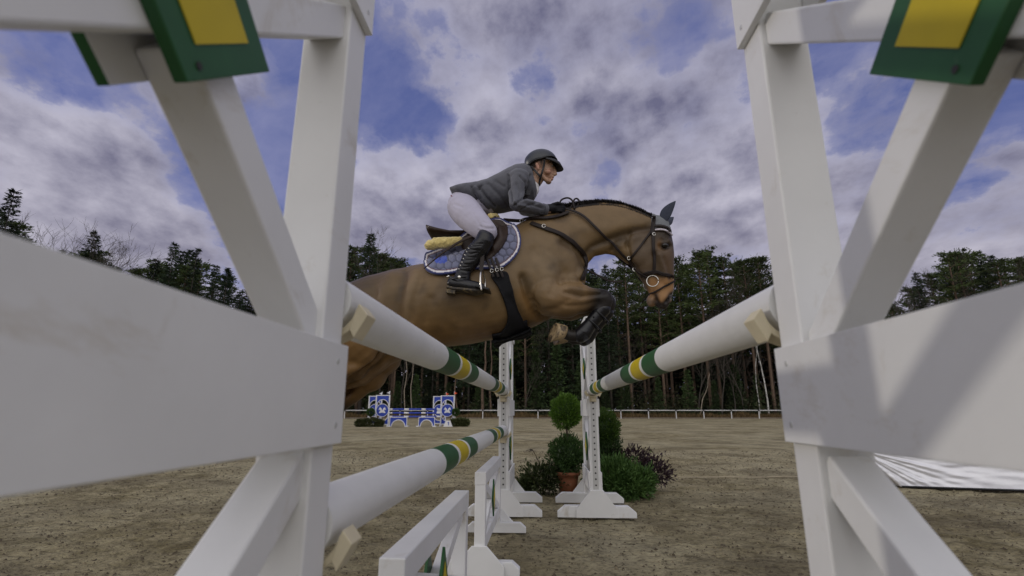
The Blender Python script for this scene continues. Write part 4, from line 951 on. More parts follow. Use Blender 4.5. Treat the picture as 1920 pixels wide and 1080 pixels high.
# breeches
def br_fn(me):
    c = get_co(me); n = get_no(me); px = nproj(c); d = .003*vnoise(c, 9, 3)+.0015*vnoise(c, 30, 2)
    for poly, a, w in [([(887, 400), (896, 415), (905, 430)], -.004, 1.8), ([(901, 424), (912, 428), (926, 428)], -.006, 2.2), ([(898, 432), (910, 435)], -.006, 2.2), ([(852, 383), (866, 388)], -.005, 2.5), ([(905, 416), (918, 420)], -.004, 2)]: d += a*np.exp(-(seg_dist(px, poly)/w)**2)
    set_co(me, c+n*d[:, None])
m = MB(); m.ell(P(868, 385), (.108, .145, .105))
for s in (-1, 1): m.chain([(P(867, 390, s*.085), .108), (P(880, 405, s*.185), .104), (P(900, 424, s*.275), .084), (P(913, 435, s*.315), .068)], 20)
m.chain([(P(870, 378), .09), (P(910, 380), .10)]); part(m.blob('breeches', M['breeches'], .006, 4, None, br_fn), RD)
# boots
def boot_fn(me):
    c = get_co(me); n = get_no(me); px = nproj(c); d = .0015*vnoise(c, 20, 3)
    for k in range(9):
        x0 = 858+k*3.1; y0 = 505-k*6.5; d -= .0038*np.exp(-(seg_dist(px, [(x0, y0), (x0+8, y0+2+(k % 3)), (x0+22, y0+4-(k % 2)*3)])/1.3)**2)
    set_co(me, c+n*d[:, None])
for s in (-1, 1):
    q = lambda x, y, d: P(x, y, s*d); m = MB()
    m.loft([(q(899, 432, .33), q(926, 441, .33), .050), (q(896, 438, .335), q(927, 447, .335), .066), (q(890, 450, .34), q(925, 458, .34), .068), (q(877, 463, .34), q(916, 475, .34), .066), (q(868, 477, .33), q(907, 488, .33), .063), (q(863, 492, .338), q(894, 500, .338), .055), (q(857, 505, .34), q(883, 512, .34), .047), (q(853, 516, .34), q(882, 522, .34), .044), (q(848, 527, .34), q(882, 530, .34), .042)], 24, 2.0)
    m.chain([(q(849, 531, .345), .038), (q(868, 534, .355), .042), (q(888, 538, .375), .040), (q(901, 539, .385), .030)], 16)
    part(m.blob('riding_boot', M['boot_leather'], .005, 2, None, boot_fn), RD)
    m = MB(); pts = [q(840, 539, .35), q(851, 542, .352), q(868, 543.5, .36), q(888, 546.5, .375), q(906, 545, .39)]; m.ribbon(pts, [Vector((0.1, -.25*1 if s < 0 else .25, -1)).normalized()]*5, [.058, .062, .066, .084, .050], .012); m.box((-.030, -.030, -.022), (.028, .030, .0), M=Matrix.Translation(q(847, 545, .35))@Matrix.Rotation(R(8), 4, 'Y'))
    part(m.build('boot_sole', mat('boot_sole', (.035, .028, .02), .7, stain=(30, .5, .62, (.16, .12, .06)))), RD)
    m = MB(); pts = dense3([q(842, 519, .33), q(852, 522, .395), q(864, 519, .40), q(876, 518, .385)]); m.ribbon(pts, [Vector((0, s, 0))]*len(pts), .014, .005); part(m.build('spur_strap', M['black_leather']), RD)
    m = MB(); m.ell(q(861, 519.5, .405), (.011, .006, .011)); m.ell(q(841, 518.5, .35), (.009, .009, .009)); m.ell(q(915, 437, .335), (.006, .004, .008)); part(m.build('spur', M['steel']), RD)
# gloves
for s, (dx, dy) in ((-1, (0, 0)), (1, (6, 6))):
    m = MB(); hand(m, s, dx, dy, 1.0); m.cap(P(1026+dx, 391.5+dy, s*.105), .033, P(1033+dx, 391+dy, s*.098), .033); part(m.blob('glove', M['glove'], .0038, 1), RD)
# helmet
def dome():
    m = MB(); c = P(1014, 306); rx, ry, rz = .121, .098, .104; rot = Matrix.Rotation(R(-3), 3, 'Y'); vs = []; nu, nv = 48, 16
    def rim(a):   # lower edge height, arched above the ears
        ca = math.cos(a); ear_ = abs(math.sin(a))
        return -.10+.08*ear_**1.5+(.112*max(0, ca)**1.2 if ca > 0 else .045*0)
    for i in range(nv+1):
        t = i/nv
        for j in range(nu):
            a = 2*math.pi*j/nu; z0 = max(-.95, min(.9, rim(a)/rz*.62)); th1 = math.acos(z0); th = t*th1+.0001
            v = Vector((rx*math.sin(th)*math.cos(a), ry*math.sin(th)*math.sin(a), rz*math.cos(th))); vs.append(c+rot @ v)
    fs = [(i*nu+j, i*nu+(j+1) % nu, (i+1)*nu+(j+1) % nu, (i+1)*nu+j) for i in range(nv) for j in range(nu)]; m.add(vs, fs, 0, True); edge = vs[nv*nu:]
    return m, edge
HM = empty('helmet', P(1014, 306)); HM.parent = RD; HM.matrix_parent_inverse = Matrix.Translation(-RD.location)
m, edge = dome(); o = m.build('shell', M['helmet']); so = o.modifiers.new('t', 'SOLIDIFY'); so.thickness = .010; so.offset = -1
def sub(o, hm): o.parent = hm; o.matrix_parent_inverse = Matrix.Translation(-P(1014, 306))
sub(o, HM)
m = MB(); m.tube(edge+[edge[0], edge[1]], .0045, 6); m.tube(dense3([P(1008, 281.5, 0)+Vector((0, s_*.0, .002)) for s_ in (0, 1)]+[P(1030, 284.5, 0), P(1042, 296, 0)]), .003, 6); sub(m.build('rim_trim', M['visor']), HM)
m = MB(); vs = []; k = 24                              # peak
for i in range(k+1):
    a = R(-78+156*i/k); c = P(1014, 306); inner = c+Vector((.112*math.cos(a), .094*math.sin(a), .012+.015*math.cos(a)-.02))
    ext = .056*math.cos(a)**.8 if math.cos(a) > 0 else 0; outer = inner+Vector((ext*.96, .010*math.sin(a), -.062*math.cos(a)**1.1)); mid = (inner+outer)/2+Vector((.006, 0, .012*math.cos(a)))
    vs += [inner+Vector((-.004, 0, .006)), mid, outer]
m.add(vs, [(i*3+j, i*3+j+1, i*3+j+4, i*3+j+3) for i in range(k) for j in range(2)], 0, True); o = m.build('peak', M['visor']); so = o.modifiers.new('t', 'SOLIDIFY'); so.thickness = .007; sub(o, HM)
m = MB()
for s in (-1, 1):
    for pl in ([(1021, 299, .094), (1019.5, 312, .076), (1016, 325, .066), (1013, 335, .045), (1011, 343, .030)], [(996, 312, .085), (1003, 320, .074), (1010, 328, .068), (1014, 333, .05)]):
        pts = dense3([P(x, y, s*d) for x, y, d in pl]); m.ribbon(pts, [Vector((0, s, 0))]*len(pts), .0145, .004)
pts = dense3([P(1011, 343, -.032), P(1011.5, 347, -.01), P(1011.5, 347, .01), P(1011, 343, .032)]); m.ribbon(pts, [Vector((0, 0, -1))]*len(pts), .014, .004)
sub(m.build('harness', M['visor']), HM)
label(RD, 'person in grey jacket, white breeches and black boots crouched forward on the jumping horse', 'rider')
# whip
m = MB(); pts = dense3([P(795, 504, -.33), P(826, 478, -.34), P(858, 456, -.35), P(885, 443, -.36), P(915, 425, -.37), P(960, 405, -.30), P(1035, 396, -.14), P(1048, 392, -.11)][:4]); m.ribbon(pts, [Vector((0, -1, 0))]*len(pts), [.005+.012*min(1, i/len(pts)*1.4) for i in range(len(pts))], .006)
o = m.build('riding_crop', M['brown_leather']); label(o, 'thin dark brown leather crop lying across the quilted pad behind the rider boot', 'riding crop')
# ------------------------------------------------------------------ planting beside the far standards
def leaf_mat(name, c0, c1, rough=0.55):
    m = bpy.data.materials.new(name); m.use_nodes = True; t = m.node_tree; b = t.nodes['Principled BSDF']; b.inputs['Roughness'].default_value = rough; b.inputs['Specular IOR Level'].default_value = 0.25
    g = N(t, 'ShaderNodeNewGeometry'); oi = N(t, 'ShaderNodeObjectInfo'); tc = N(t, 'ShaderNodeTexCoord')
    n = noise_n(t, tc.outputs['Object'], 1.3, 3); f = math_n(t, 'ADD', math_n(t, 'MULTIPLY', g.outputs['Random Per Island'], .6), math_n(t, 'MULTIPLY', n, .4))
    c = mixc(t, f, c0, c1); mr = N(t, 'ShaderNodeMapRange'); t.links.new(oi.outputs['Random'], mr.inputs[0]); mr.inputs[3].default_value = .60; mr.inputs[4].default_value = 1.6
    v = N(t, 'ShaderNodeVectorMath', operation='SCALE'); t.links.new(c, v.inputs[0]); t.links.new(mr.outputs[0], v.inputs['Scale']); t.links.new(v.outputs[0], b.inputs['Base Color'])
    return m
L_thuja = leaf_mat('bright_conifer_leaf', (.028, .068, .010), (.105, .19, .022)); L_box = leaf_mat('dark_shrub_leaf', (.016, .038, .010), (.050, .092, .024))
L_jun = leaf_mat('juniper_leaf', (.028, .070, .016), (.085, .155, .035)); L_pur = leaf_mat('purple_leaf', (.018, .012, .016), (.055, .028, .035)); L_olive = leaf_mat('olive_leaf', (.05, .07, .02), (.12, .13, .05))
BARK = mat('bark', (.075, .055, .038), .95, var=.35, vscale=5, bump=.6, bscale=14); TERRA = mat('terracotta', (.36, .135, .068), .75, var=.15, vscale=9, stain=(14, .6, .72, (.45, .30, .20)))
def leaf(vs, fs, c, d, up, L, w):
    s = d.cross(up); s = s.normalized() if s.length > 1e-4 else Vector((1, 0, 0)); b = len(vs); vs += [c, c+d*(L*.45)+s*w, c+d*L, c+d*(L*.45)-s*w]; fs.append((b, b+1, b+2, b+3))
def rdir(): 
    v = Vector((random.gauss(0, 1), random.gauss(0, 1), random.gauss(0, 1))); return v.normalized()
def ball_leaves(c, r, n, L, w, up_bias=.4, squash=1.0, fill=.35, lump=.12):
    vs, fs = [], []
    for k in range(n):
        d = rdir(); q = 1-fill*random.random()**2; lum = 1+lump*mnoise.noise(d*2.6+c*3); p = c+Vector((d.x, d.y, d.z*squash))*(r*q*lum)
        dd = (d*.8+Vector((0, 0, up_bias))+rdir()*.55).normalized(); leaf(vs, fs, p, dd, rdir(), L*(.6+.8*random.random()), w)
    return vs, fs
def mk(vs, fs): m = MB(); m.add(vs, fs); return m
def topiary(px, Yd, zc, r, lab, seed, pot=True):
    random.seed(seed); c = PYp(px, 772, Yd); c.z = 0; root = empty('topiary', c)
    cc = Vector((0, 0, zc)); vs, fs = ball_leaves(cc, r, 7000, .034, .0050, .5, 1.08, .35, .30); cr_ = mk(vs, fs).build('crown', L_thuja, root)
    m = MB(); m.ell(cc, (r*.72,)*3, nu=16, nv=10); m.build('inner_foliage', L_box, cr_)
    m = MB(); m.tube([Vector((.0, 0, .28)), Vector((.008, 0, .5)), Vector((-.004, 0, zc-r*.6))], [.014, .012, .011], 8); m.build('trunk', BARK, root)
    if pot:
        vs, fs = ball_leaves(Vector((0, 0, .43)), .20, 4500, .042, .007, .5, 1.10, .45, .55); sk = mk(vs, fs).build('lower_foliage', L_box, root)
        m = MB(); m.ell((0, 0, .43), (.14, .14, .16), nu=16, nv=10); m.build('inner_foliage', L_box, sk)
    k = 32; prof = [(.095, 0), (.118, .15), (.128, .205), (.146, .205), (.150, .245), (.134, .245), (.128, .20), (0, .19)]; m = MB(); vs = []; 
    for (rr, z) in prof: vs += [Vector((math.cos(2*math.pi*i/k)*rr, math.sin(2*math.pi*i/k)*rr, z)) for i in range(k)]
    m.add(vs, [(a*k+i, a*k+(i+1) % k, (a+1)*k+(i+1) % k, (a+1)*k+i) for a in range(len(prof)-1) for i in range(k)]+[tuple(reversed(range(k)))], 0, True); m.build('pot', TERRA, root)
    tag(root, lab, 'topiary', 'potted topiary trees'); return root
topiary(1062, 6.4, .940, .185, 'clipped ball topiary in a terracotta pot between the two far standards', 11)
topiary(1129, 6.75, .735, .200, 'smaller clipped ball topiary half hidden behind the far right standard', 12)
def shrub(name, px, Yd, parts, lab, lm, seed, L, w, n, stems=None):
    random.seed(seed); base = PYp(px, 900, Yd); base.z = 0; root = empty(name, base); vs, fs = [], []
    for (dx, dy, z, r, sq) in parts:
        a, b = ball_leaves(Vector((dx, dy, z)), r, n, L, w, .35, sq, .6, .9); o = len(vs); vs += a; fs += [tuple(i+o for i in f) for f in b]
    fo = mk(vs, fs).build('foliage', lm, root); m = MB()
    for (dx, dy, z, r, sq) in parts:
        for k in range(5): d = rdir(); m.tube([Vector((dx*.3, dy*.3, 0)), Vector((dx, dy, z*.6)), Vector((dx, dy, z))+Vector((d.x, d.y, abs(d.z)))*r*.8], [.007, .005, .002], 5)
    m.build('stems', BARK, root); tag(root, lab, 'shrub', 'shrubs around the topiary'); return root
shrub('shrub', 1010, 6.35, [(-.02, 0, .17, .19, .8), (.14, .05, .16, .18, .8), (-.12, .05, .10, .10, .8)], 'loose dark leafy shrub left of the terracotta pot', leaf_mat('mixed_leaf', (.016, .036, .010), (.09, .11, .035)), 21, .042, .010, 1100)
shrub('shrub', 1165, 6.2, [(-.12, 0, .22, .22, .9), (.06, -.05, .13, .20, .8), (-.02, .1, .27, .15, .8), (.15, .05, .10, .15, .7), (-.22, .0, .18, .16, .9), (.08, .12, .22, .13, .8), (.24, .10, .16, .13, .9)], 'dense green feathery juniper bush right of the far right standard', L_jun, 22, .060, .0065, 1900)
shrub('shrub', 1195, 6.7, [(-.28, 0, .36, .14, .7), (-.02, 0, .36, .18, .7), (.16, 0, .26, .18, .8), (.26, 0, .18, .15, .8)], 'dark purple leaved shrub behind the juniper bush', L_pur, 23, .055, .009, 520)
def sprig(px0, py0, pts, Yd, lab, lm, seed, n=16, L=.085, w=.014):
    random.seed(seed); b = PYp(px0, py0, Yd); b.z = 0; root = empty('leafy_stem', b); m = MB(); q = [PYp(x, y, Yd)-b for x, y in pts]; q[0].z = 0.02; m.tube(dense3(q), .004, 6); m.build('stem', BARK, root)
    vs, fs = [], []; tip = q[-1]
    for k in range(n):
        t = random.random()**.6; p = q[-2].lerp(tip, t); a = random.random()*6.28; leaf(vs, fs, p, Vector((math.cos(a), math.sin(a)*.6, -.35+.5*random.random())).normalized(), Vector((0, 0, 1)), L*(.7+.5*random.random()), w)
    mk(vs, fs).build('leaves', lm, root); tag(root, lab, 'plant', 'single leafy stems'); return root
sprig(1020, 912, [(1020, 912), (1012, 873), (1000, 846), (993, 842)], 6.3, 'single drooping leafy stem rising left of the clipped topiary', leaf_mat('rusty_leaf', (.03, .05, .015), (.14, .07, .045)), 31)
sprig(1215, 912, [(1210, 912), (1205, 870), (1216, 842), (1222, 846)], 6.6, 'leafy stem sticking up at the right end of the purple shrub', L_olive, 32, 12, .07, .010)
sprig(1190, 912, [(1188, 912), (1182, 860), (1184, 836), (1186, 830)], 6.7, 'dark reddish stem poking up from the middle of the purple shrub', L_pur, 33, 14, .06, .010)

# silver tarpaulin on the right
def tarp():
    root = empty('covered_water_tray', (4.9, 7.0, 0)); A = PYp(1690, 913, 7.13); A.z = 0; Bp = PYp(2050, 925, 6.75); Bp.z = 0; u = (Bp-A); L = u.length; u.normalize(); nrm = Vector((u.y, -u.x, 0)); H = .46
    nx, nz = 150, 50; vs = []; apex = Vector((-.42, H*.96))
    for j in range(nz):
        for i in range(nx):
            t = i/(nx-1); s = j/(nz-1); x = L*t; z = H*s; x0 = x-.43*s**1.0*(1-t); d = Vector((x0, z))-apex; ang = math.atan2(d.y, d.x); r = d.length
            f = (math.sin(ang*34+2*math.sin(ang*7))+.6*math.sin(ang*71+1))*.014*math.exp(-r/1.1)*min(1, r*5)
            p = A+u*x0+Vector((0, 0, z+.01)); f += .011*mnoise.noise(Vector((x0*1.2, z*7, 3)))++.005*mnoise.noise(Vector((x0*4, z*22, 1))); f *= min(1, s*6+.15)
            vs.append(p+nrm*(f-.10*s))
    m = MB(); m.add(vs, [(j*nx+i, j*nx+i+1, (j+1)*nx+i+1, (j+1)*nx+i) for j in range(nz-1) for i in range(nx-1)], 0, True)
    top = [vs[(nz-1)*nx+i] for i in range(nx)]; bk = [v-nrm*.9-Vector((0, 0, .03)) for v in top]; m.add(top+bk, [(i, i+1, nx+i+1, nx+i) for i in range(nx-1)], 0, True)
    lft = [vs[j*nx] for j in range(nz)]; bk = [Vector((v.x, v.y, v.z))-nrm*.9 for v in lft]; m.add(lft+bk, [(j, nz+j, nz+j+1, j+1) for j in range(nz-1)], 0, True)
    fm = mat('silver_foil', (.66, .66, .69), .38, metal=.35, var=.08, vscale=3, bump=.4, bscale=9); o = m.build('silver_sheet', fm); adopt(o, root)
    m = MB(); m.tube([A+nrm*.02+Vector((0, 0, .012)), Bp+nrm*.02+Vector((0, 0, .012))], .013, 8); o = m.build('base_tube', M['black_leather']); adopt(o, root)
    tag(root, 'low block wrapped in creased silver foil sheeting at the right edge of the photo', 'tarpaulin')
tarp()
m = MB(); pts = [PYp(x, y, 7.694) for x, y in ((1232, 898), (1500, 898))]; a, b = CF(gpos(1215, 7.9, 0), 7.75), CF(gpos(1640, 7.9, 0), 7.85); m.tube([a.lerp(b, t/12)+Vector((0, .02*math.sin(t), .012+.004*math.sin(t*2))) for t in range(13)], .006, 6)
tag(m.build('cord', mat('cord', (.42, .36, .26), .9)), 'thin pale cord stretched over the ground right of the shrubs', 'cord')

# ------------------------------------------------------------------ arena rail fence
def fence():
    root = empty('rail_fence', CF(0, 64.0)); wm = mat('fence_white', (.62, .62, .62), .5); dk = mat('fence_cap', (.03, .03, .035), .6); ends = (-75, 75)
    m = MB(); x = ends[0]
    while x < ends[1]: m.tube([CF(x+.05, 64, .98), CF(x+3.35, 64, .98)], .055, 8); x += 3.4
    o = m.build('rail', wm); adopt(o, root); x = ends[0]; k = 0
    m0 = MB(); m0.box((-.045, -.045, 0), (.045, .045, .92)); pm = m0.mesh('post', wm); m1 = MB(); m1.box((-.075, -.075, 0), (.075, .075, .19)); cm = m1.mesh('post_cap', dk)
    while x <= ends[1]:
        o = bpy.data.objects.new('post', pm); COL.objects.link(o); o.location = CF(x, 64.0); o.rotation_euler = (0, 0, YAW); adopt(o, root)
        c = bpy.data.objects.new('post_cap', cm); COL.objects.link(c); c.parent = o; c.location = (0, 0, .89); x += 3.4
    tag(root, 'long white rail fence with thin posts along the far edge of the arena', 'fence')
fence()

# ------------------------------------------------------------------ blue jump in the distance
BL = mat('blue_paint', (.014, .045, .34), .45, var=.08); WH = mat('white_far', (.66, .66, .68), .5)
def arc_panel(m, x0, x1, z0, z1, cx, cz, r, y0, y1, mt):   # rectangle minus circle, as a fan of quads
    k = 40; vs = []; 
    def edge(a):
        c, s = math.cos(a), math.sin(a); t = 1e9
        if c > 1e-6: t = min(t, (x1-cx)/c)
        if c < -1e-6: t = min(t, (x0-cx)/c)
        if s > 1e-6: t = min(t, (z1-cz)/s)
        if s < -1e-6: t = min(t, (z0-cz)/s)
        return t
    for i in range(k):
        a, b = 2*math.pi*i/k, 2*math.pi*(i+1)/k; ra, rb = edge(a), edge(b)
        if max(ra, rb) <= r*1.001: continue
        p = [(cx+math.cos(a)*r, cz+math.sin(a)*r), (cx+math.cos(a)*max(ra, r), cz+math.sin(a)*max(ra, r)), (cx+math.cos(b)*max(rb, r), cz+math.sin(b)*max(rb, r)), (cx+math.cos(b)*r, cz+math.sin(b)*r)]
        m.prism(p, y0, y1, 'y', mt)
def blue_wing(px, d, flagc, lab, flagname):
    lat = gpos(px, d, 1.0); root = empty('blue_wing_standard', CF(lat, d), YAW); w = .41; H = 1.90
    for s in (-1, 1):
        m = MB(); m.box((s*w-.035, -.035, 0), (s*w+.035, .035, H)); m.build('post', WH, root)
    m = MB(); m.box((-w+.036, -.025, H-.05), (w-.036, .025, H)); m.box((-w+.036, -.025, .10), (w-.036, .025, .15)); m.build('cross_rail', WH, root)
    for (z0, z1, cz) in ((1.42, H-.052, 1.20), (.152, .52, .72)):
        m = MB(); lo, hi = z0, z1; k = 24; r = .36; pts = []; sg = 1 if z0 > 1 else -1
        arc = [(math.cos(math.pi*i/k)*(w-.04), cz+sg*math.sin(math.pi*i/k)*.42) for i in range(k+1)]
        y = hi if sg > 0 else lo
        for (a, b) in zip(arc[:-1], arc[1:]): m.prism([a, (a[0], y), (b[0], y), b] if sg > 0 else [a, b, (b[0], y), (a[0], y)], -.012, .012, 'y', 0)
        m.build('blue_panel', BL, root)
        m = MB(); m.tube([Vector((x, -.014, z)) for x, z in arc], .022, 6); m.build('arch_trim', WH, root)
    m = MB(); k = 40; m.prism([(math.cos(2*math.pi*i/k)*.39, .97+math.sin(2*math.pi*i/k)*.39) for i in range(k)], -.020, .020); dk = m.build('disc', BL, root)
    m = MB(); m.tube([Vector((math.cos(2*math.pi*i/k)*.385, -.022, .97+math.sin(2*math.pi*i/k)*.385)) for i in range(k+1)], .018, 6); m.build('disc_rim', WH, dk)
    half = [(0, .84), (.18, .80), (.20, .84), (.12, .96), (.14, 1.03), (.21, .99), (.23, 1.02), (.17, 1.12), (.15, 1.18), (.12, 1.13), (.06, 1.10), (.03, 1.02), (0, .97)]
    m = MB()
    for s in (-1, 1): m.prism([(s*x, z) for x, z in half], -.030, -.0205)
    m.build('emblem', WH, dk)
    for s in (-1, 1):
        m = MB(); m.prism([(s*w-.06, 0), (s*w+.06, 0), (s*w+.03, .10), (s*w-.03, .10)], -.30, .30, 'y'); m.build('foot', WH, root)
    m = MB(); m.tube([(w, 0, H), (w, 0, H+.26)], .012, 6); fp = m.build('flag_pole', WH, root)
    m = MB(); m.prism([(w, H+.24), (w, H+.06), (w+(.19 if flagname == 'red' else -.19), H+.13)], -.006, .006); m.build('flag', mat(flagname+'_flag', flagc, .7), fp)
    tag(root, lab, 'jump standard', 'blue arched standards of the distant jump'); return root
RF, WF = (.75, .10, .03), (.7, .7, .75)
blue_wing(717, 32.2, WF, 'front left blue and white arched standard of the distant jump, behind the round bush', 'white')
blue_wing(703, 34.0, WF, 'back left blue and white arched standard, partly behind its front twin', 'white')
blue_wing(839, 33.0, RF, 'front right blue and white arched standard of the distant jump, red flag on top', 'red')
blue_wing(824, 34.8, RF, 'back right blue and white arched standard, partly behind its front twin', 'red')
for k, (z, nm) in enumerate(((1.03, 'top'), (.81, 'middle'), (.59, 'bottom'))):
    x0, x1 = gpos(728, 32.3, 1), gpos(828, 32.6, 1); m = MB(); segs = [(0, .08, 0), (.08, .30, 1), (.30, .39, 0), (.39, .63, 1), (.63, .71, 0), (.71, .92, 1), (.92, 1.0, 0)]
    for a, b, c in segs: m.tube([CF(x0+(x1-x0)*a, 32.35, z), CF(x0+(x1-x0)*b, 32.35, z)], .055, 12, c)
    tag(m.build('blue_pole', [WH, BL]), nm+' one of the three blue and white poles of the distant jump', 'jump pole', 'blue poles of the distant jump')
for px, w_, nm in ((747, 15.5, 'left'), (800, 14.5, 'right')):
    root = empty('arched_filler', CF(gpos(px, 32.0, .3), 32.0), YAW); W2 = w_/FPX*32.7; H = .58; m = MB(); k = 24; arc = [(math.cos(math.pi*i/k)*(W2-.12), math.sin(math.pi*i/k)*.40) for i in range(k+1)]
    for (a, b) in zip(arc[:-1], arc[1:]): m.prism([a, (a[0], H-.04), (b[0], H-.04), b], -.02, .02)
    for s in (-1, 1): m.prism([(s*(W2-.115), .0), (s*(W2-.035), .0), (s*(W2-.035), H-.04), (s*(W2-.115), H-.04)], -.02, .02)
    m.build('blue_panel', BL, root); m = MB(); m.tube([Vector((x, -.022, z)) for x, z in arc], .028, 6); m.box((-W2, -.03, H-.04), (W2, .03, H))
    m.build('white_trim', WH, root)
    for s in (-1, 1): m = MB(); m.box((s*W2-.035 if s > 0 else -W2, -.03, 0), (W2 if s > 0 else -W2+.035, .03, H-.041)); m.build('side_post', WH, root); m = MB(); m.box((s*W2-.10, -.25, -.01), (s*W2+.10, .25, .05)); m.build('foot', WH, root)
    tag(root, nm+' blue filler with a white edged arch under the distant blue poles', 'jump filler', 'arched fillers under the blue poles')
def fbush(px, d, rs, lab, seed, ball=None):
    random.seed(seed); root = empty('flower_bush', CF(gpos(px, d, .3), d)); vs, fs = [], []
    for (dx, z, r) in rs: a, b = ball_leaves(Vector((dx, 0, z)), r, 900, .10, .03, .3, .8, .5, .4); o = len(vs); vs += a; fs += [tuple(i+o for i in f) for f in b]
    mk(vs, fs).build('foliage', leaf_mat('far_bush_leaf', (.015, .03, .01), (.13, .14, .05)), root)
    if ball:
        a, b = ball_leaves(Vector((ball[0], .1, ball[1])), ball[2], 1500, .08, .02, .3, 1, .4, .1); tp = mk(a, b).build('clipped_ball', L_box, root); m = MB(); m.tube([(ball[0], .1, 0), (ball[0], .1, ball[1])], .02, 6); m.build('stem', BARK, root)
    tag(root, lab, 'bush', 'bushes beside the distant jump')
fbush(690, 31.6, [(-.5, .2, .26), (-.1, .22, .3), (.35, .24, .32), (.7, .2, .25)], 'low variegated bush with a clipped ball at the left end of the blue jump', 41, (.1, .86, .21))
fbush(861, 32.2, [(-.3, .22, .28), (.1, .26, .3), (.35, .22, .26)], 'low dark bush with a clipped ball at the right end of the blue jump', 42, (-.25, .86, .2))
m = MB(); root = empty('number_board', CF(gpos(840, 31.9, .2), 31.9), YAW); m.prism([(-.28, 0), (.28, 0), (.14, .36), (-.14, .36)], -.02, .02); m.build('board', WH, root)
m = MB(); m.box((.02, -.028, .08), (.06, -.021, .28)); m.box((-.02, -.028, .22), (.02, -.021, .26)); m.build('numeral', BL, root); tag(root, 'small white number board at the foot of the right blue standard', 'sign')

# ------------------------------------------------------------------ woodland behind the arena
N_pine = leaf_mat('pine_needles', (.014, .026, .009), (.080, .108, .030), .7); N_spruce = leaf_mat('spruce_needles', (.009, .017, .009), (.026, .042, .017), .7)
PBARK = mat('pine_bark', (.12, .080, .055), .95, var=.4, vscale=2, bump=.5, bscale=6); SBARK = mat('dark_bark', (.06, .050, .042), .95, var=.4, vscale=2); TWIG = mat('bare_twigs', (.060, .050, .040), .95, var=.3, vscale=2)
BIRCH = mat('birch_bark', (.55, .54, .50), .8, var=.1, vscale=3, stain=(5, .56, .60, (.05, .045, .04)))
def spray(vs, fs, p, d, n, size, spread, flat=.5):
    for k in range(n):
        q = p+Vector((random.gauss(0, spread), random.gauss(0, spread), random.gauss(0, spread*flat))); dd = (d+rdir()*.8); dd.z = dd.z*.5+.12; dd.normalize(); leaf(vs, fs, q, dd, rdir(), size*(.6+.8*random.random()), size*.17)
def pine_mesh(seed, h, bare, wide):
    random.seed(seed); m = MB(); lean = Vector((random.uniform(-.3, .3), random.uniform(-.3, .3), 0)); pts = [lean*(math.sin(t*3)*.5)*t+Vector((0, 0, h*t)) for t in np.linspace(0, .97, 10)]
    at = lambda t: pts[min(9, int(t/.97*9))].lerp(pts[min(9, int(t/.97*9)+1)], (t/.97*9) % 1)
    m.tube(pts, [.20*(1-t)**.7+.03 for t in np.linspace(0, .97, 10)], 7); vs, fs = [], []
    for k in range(34):
        t = bare+(1-bare)*(k/33)**.9*.98; b = at(t); a = k*2.4+random.uniform(-.5, .5); L = wide*(1-((t-bare)/(1-bare))**1.6*.75)*(.55+.6*random.random()); u = Vector((math.cos(a), math.sin(a), .15+.45*t*random.random()))
        e = b+u*L; mid = b.lerp(e, .5)+Vector((0, 0, .15*L)); m.tube([b, mid, e], [.05, .035, .015], 4, cap=False)
        for j in range(5): s = .35+.16*j; c = b.lerp(e, s)+Vector((random.gauss(0, .25), random.gauss(0, .25), .15+random.gauss(0, .12))); spray(vs, fs, c, u, 17, .42, .30, .38)
    for k in range(16):
        t = .12+(bare-.12)*random.random(); b = at(t); a = random.random()*6.28; L = .6+1.3*random.random(); m.tube([b, b+Vector((math.cos(a), math.sin(a), -.1-.2*random.random()))*L], [.025, .008], 3, cap=False)
    spray(vs, fs, at(.97), Vector((0, 0, 1)), 40, .45, .35, 1.2); return m.mesh('trunk', PBARK), mk(vs, fs).mesh('crown', N_pine)
def spruce_mesh(seed, h, low, wide, pm=None):
    random.seed(seed); m = MB(); m.tube([(0, 0, 0), (0, 0, h*.5), (0, 0, h)], [.22*h/22, .13*h/22, .02], 7); vs, fs = [], []; lev = int(24+h*.9)
    for i in range(lev):
        t = i/(lev-1); z = h*(low+(1-low)*t); rr = wide*(1-t)**.85*(.78+.35*random.random())+.12
        for j in range(7):
            a = random.random()*6.28; L = rr*(.7+.45*random.random()); u = Vector((math.cos(a), math.sin(a), 0)); dr = -.28+.5*t
            if L > .8: m.tube([Vector((0, 0, z)), Vector((0, 0, z+L*dr*.5))+u*L*.85], [.022, .008], 3, cap=False)
            n = max(3, int(L*4.2))
            for q in range(n):
                s = (q+.6)/n; c = Vector((0, 0, z+L*s*dr+.10*L*s*s))+u*(L*s); spray(vs, fs, c, u*.9+Vector((0, 0, -.2)), 3, .40, .10+.08*L*(1-s*.5), .5)
    spray(vs, fs, Vector((0, 0, h*.995)), Vector((0, 0, 1.5)), 8, .35, .06, 3); return m.mesh('trunk', SBARK), mk(vs, fs).mesh('crown', pm or N_spruce)
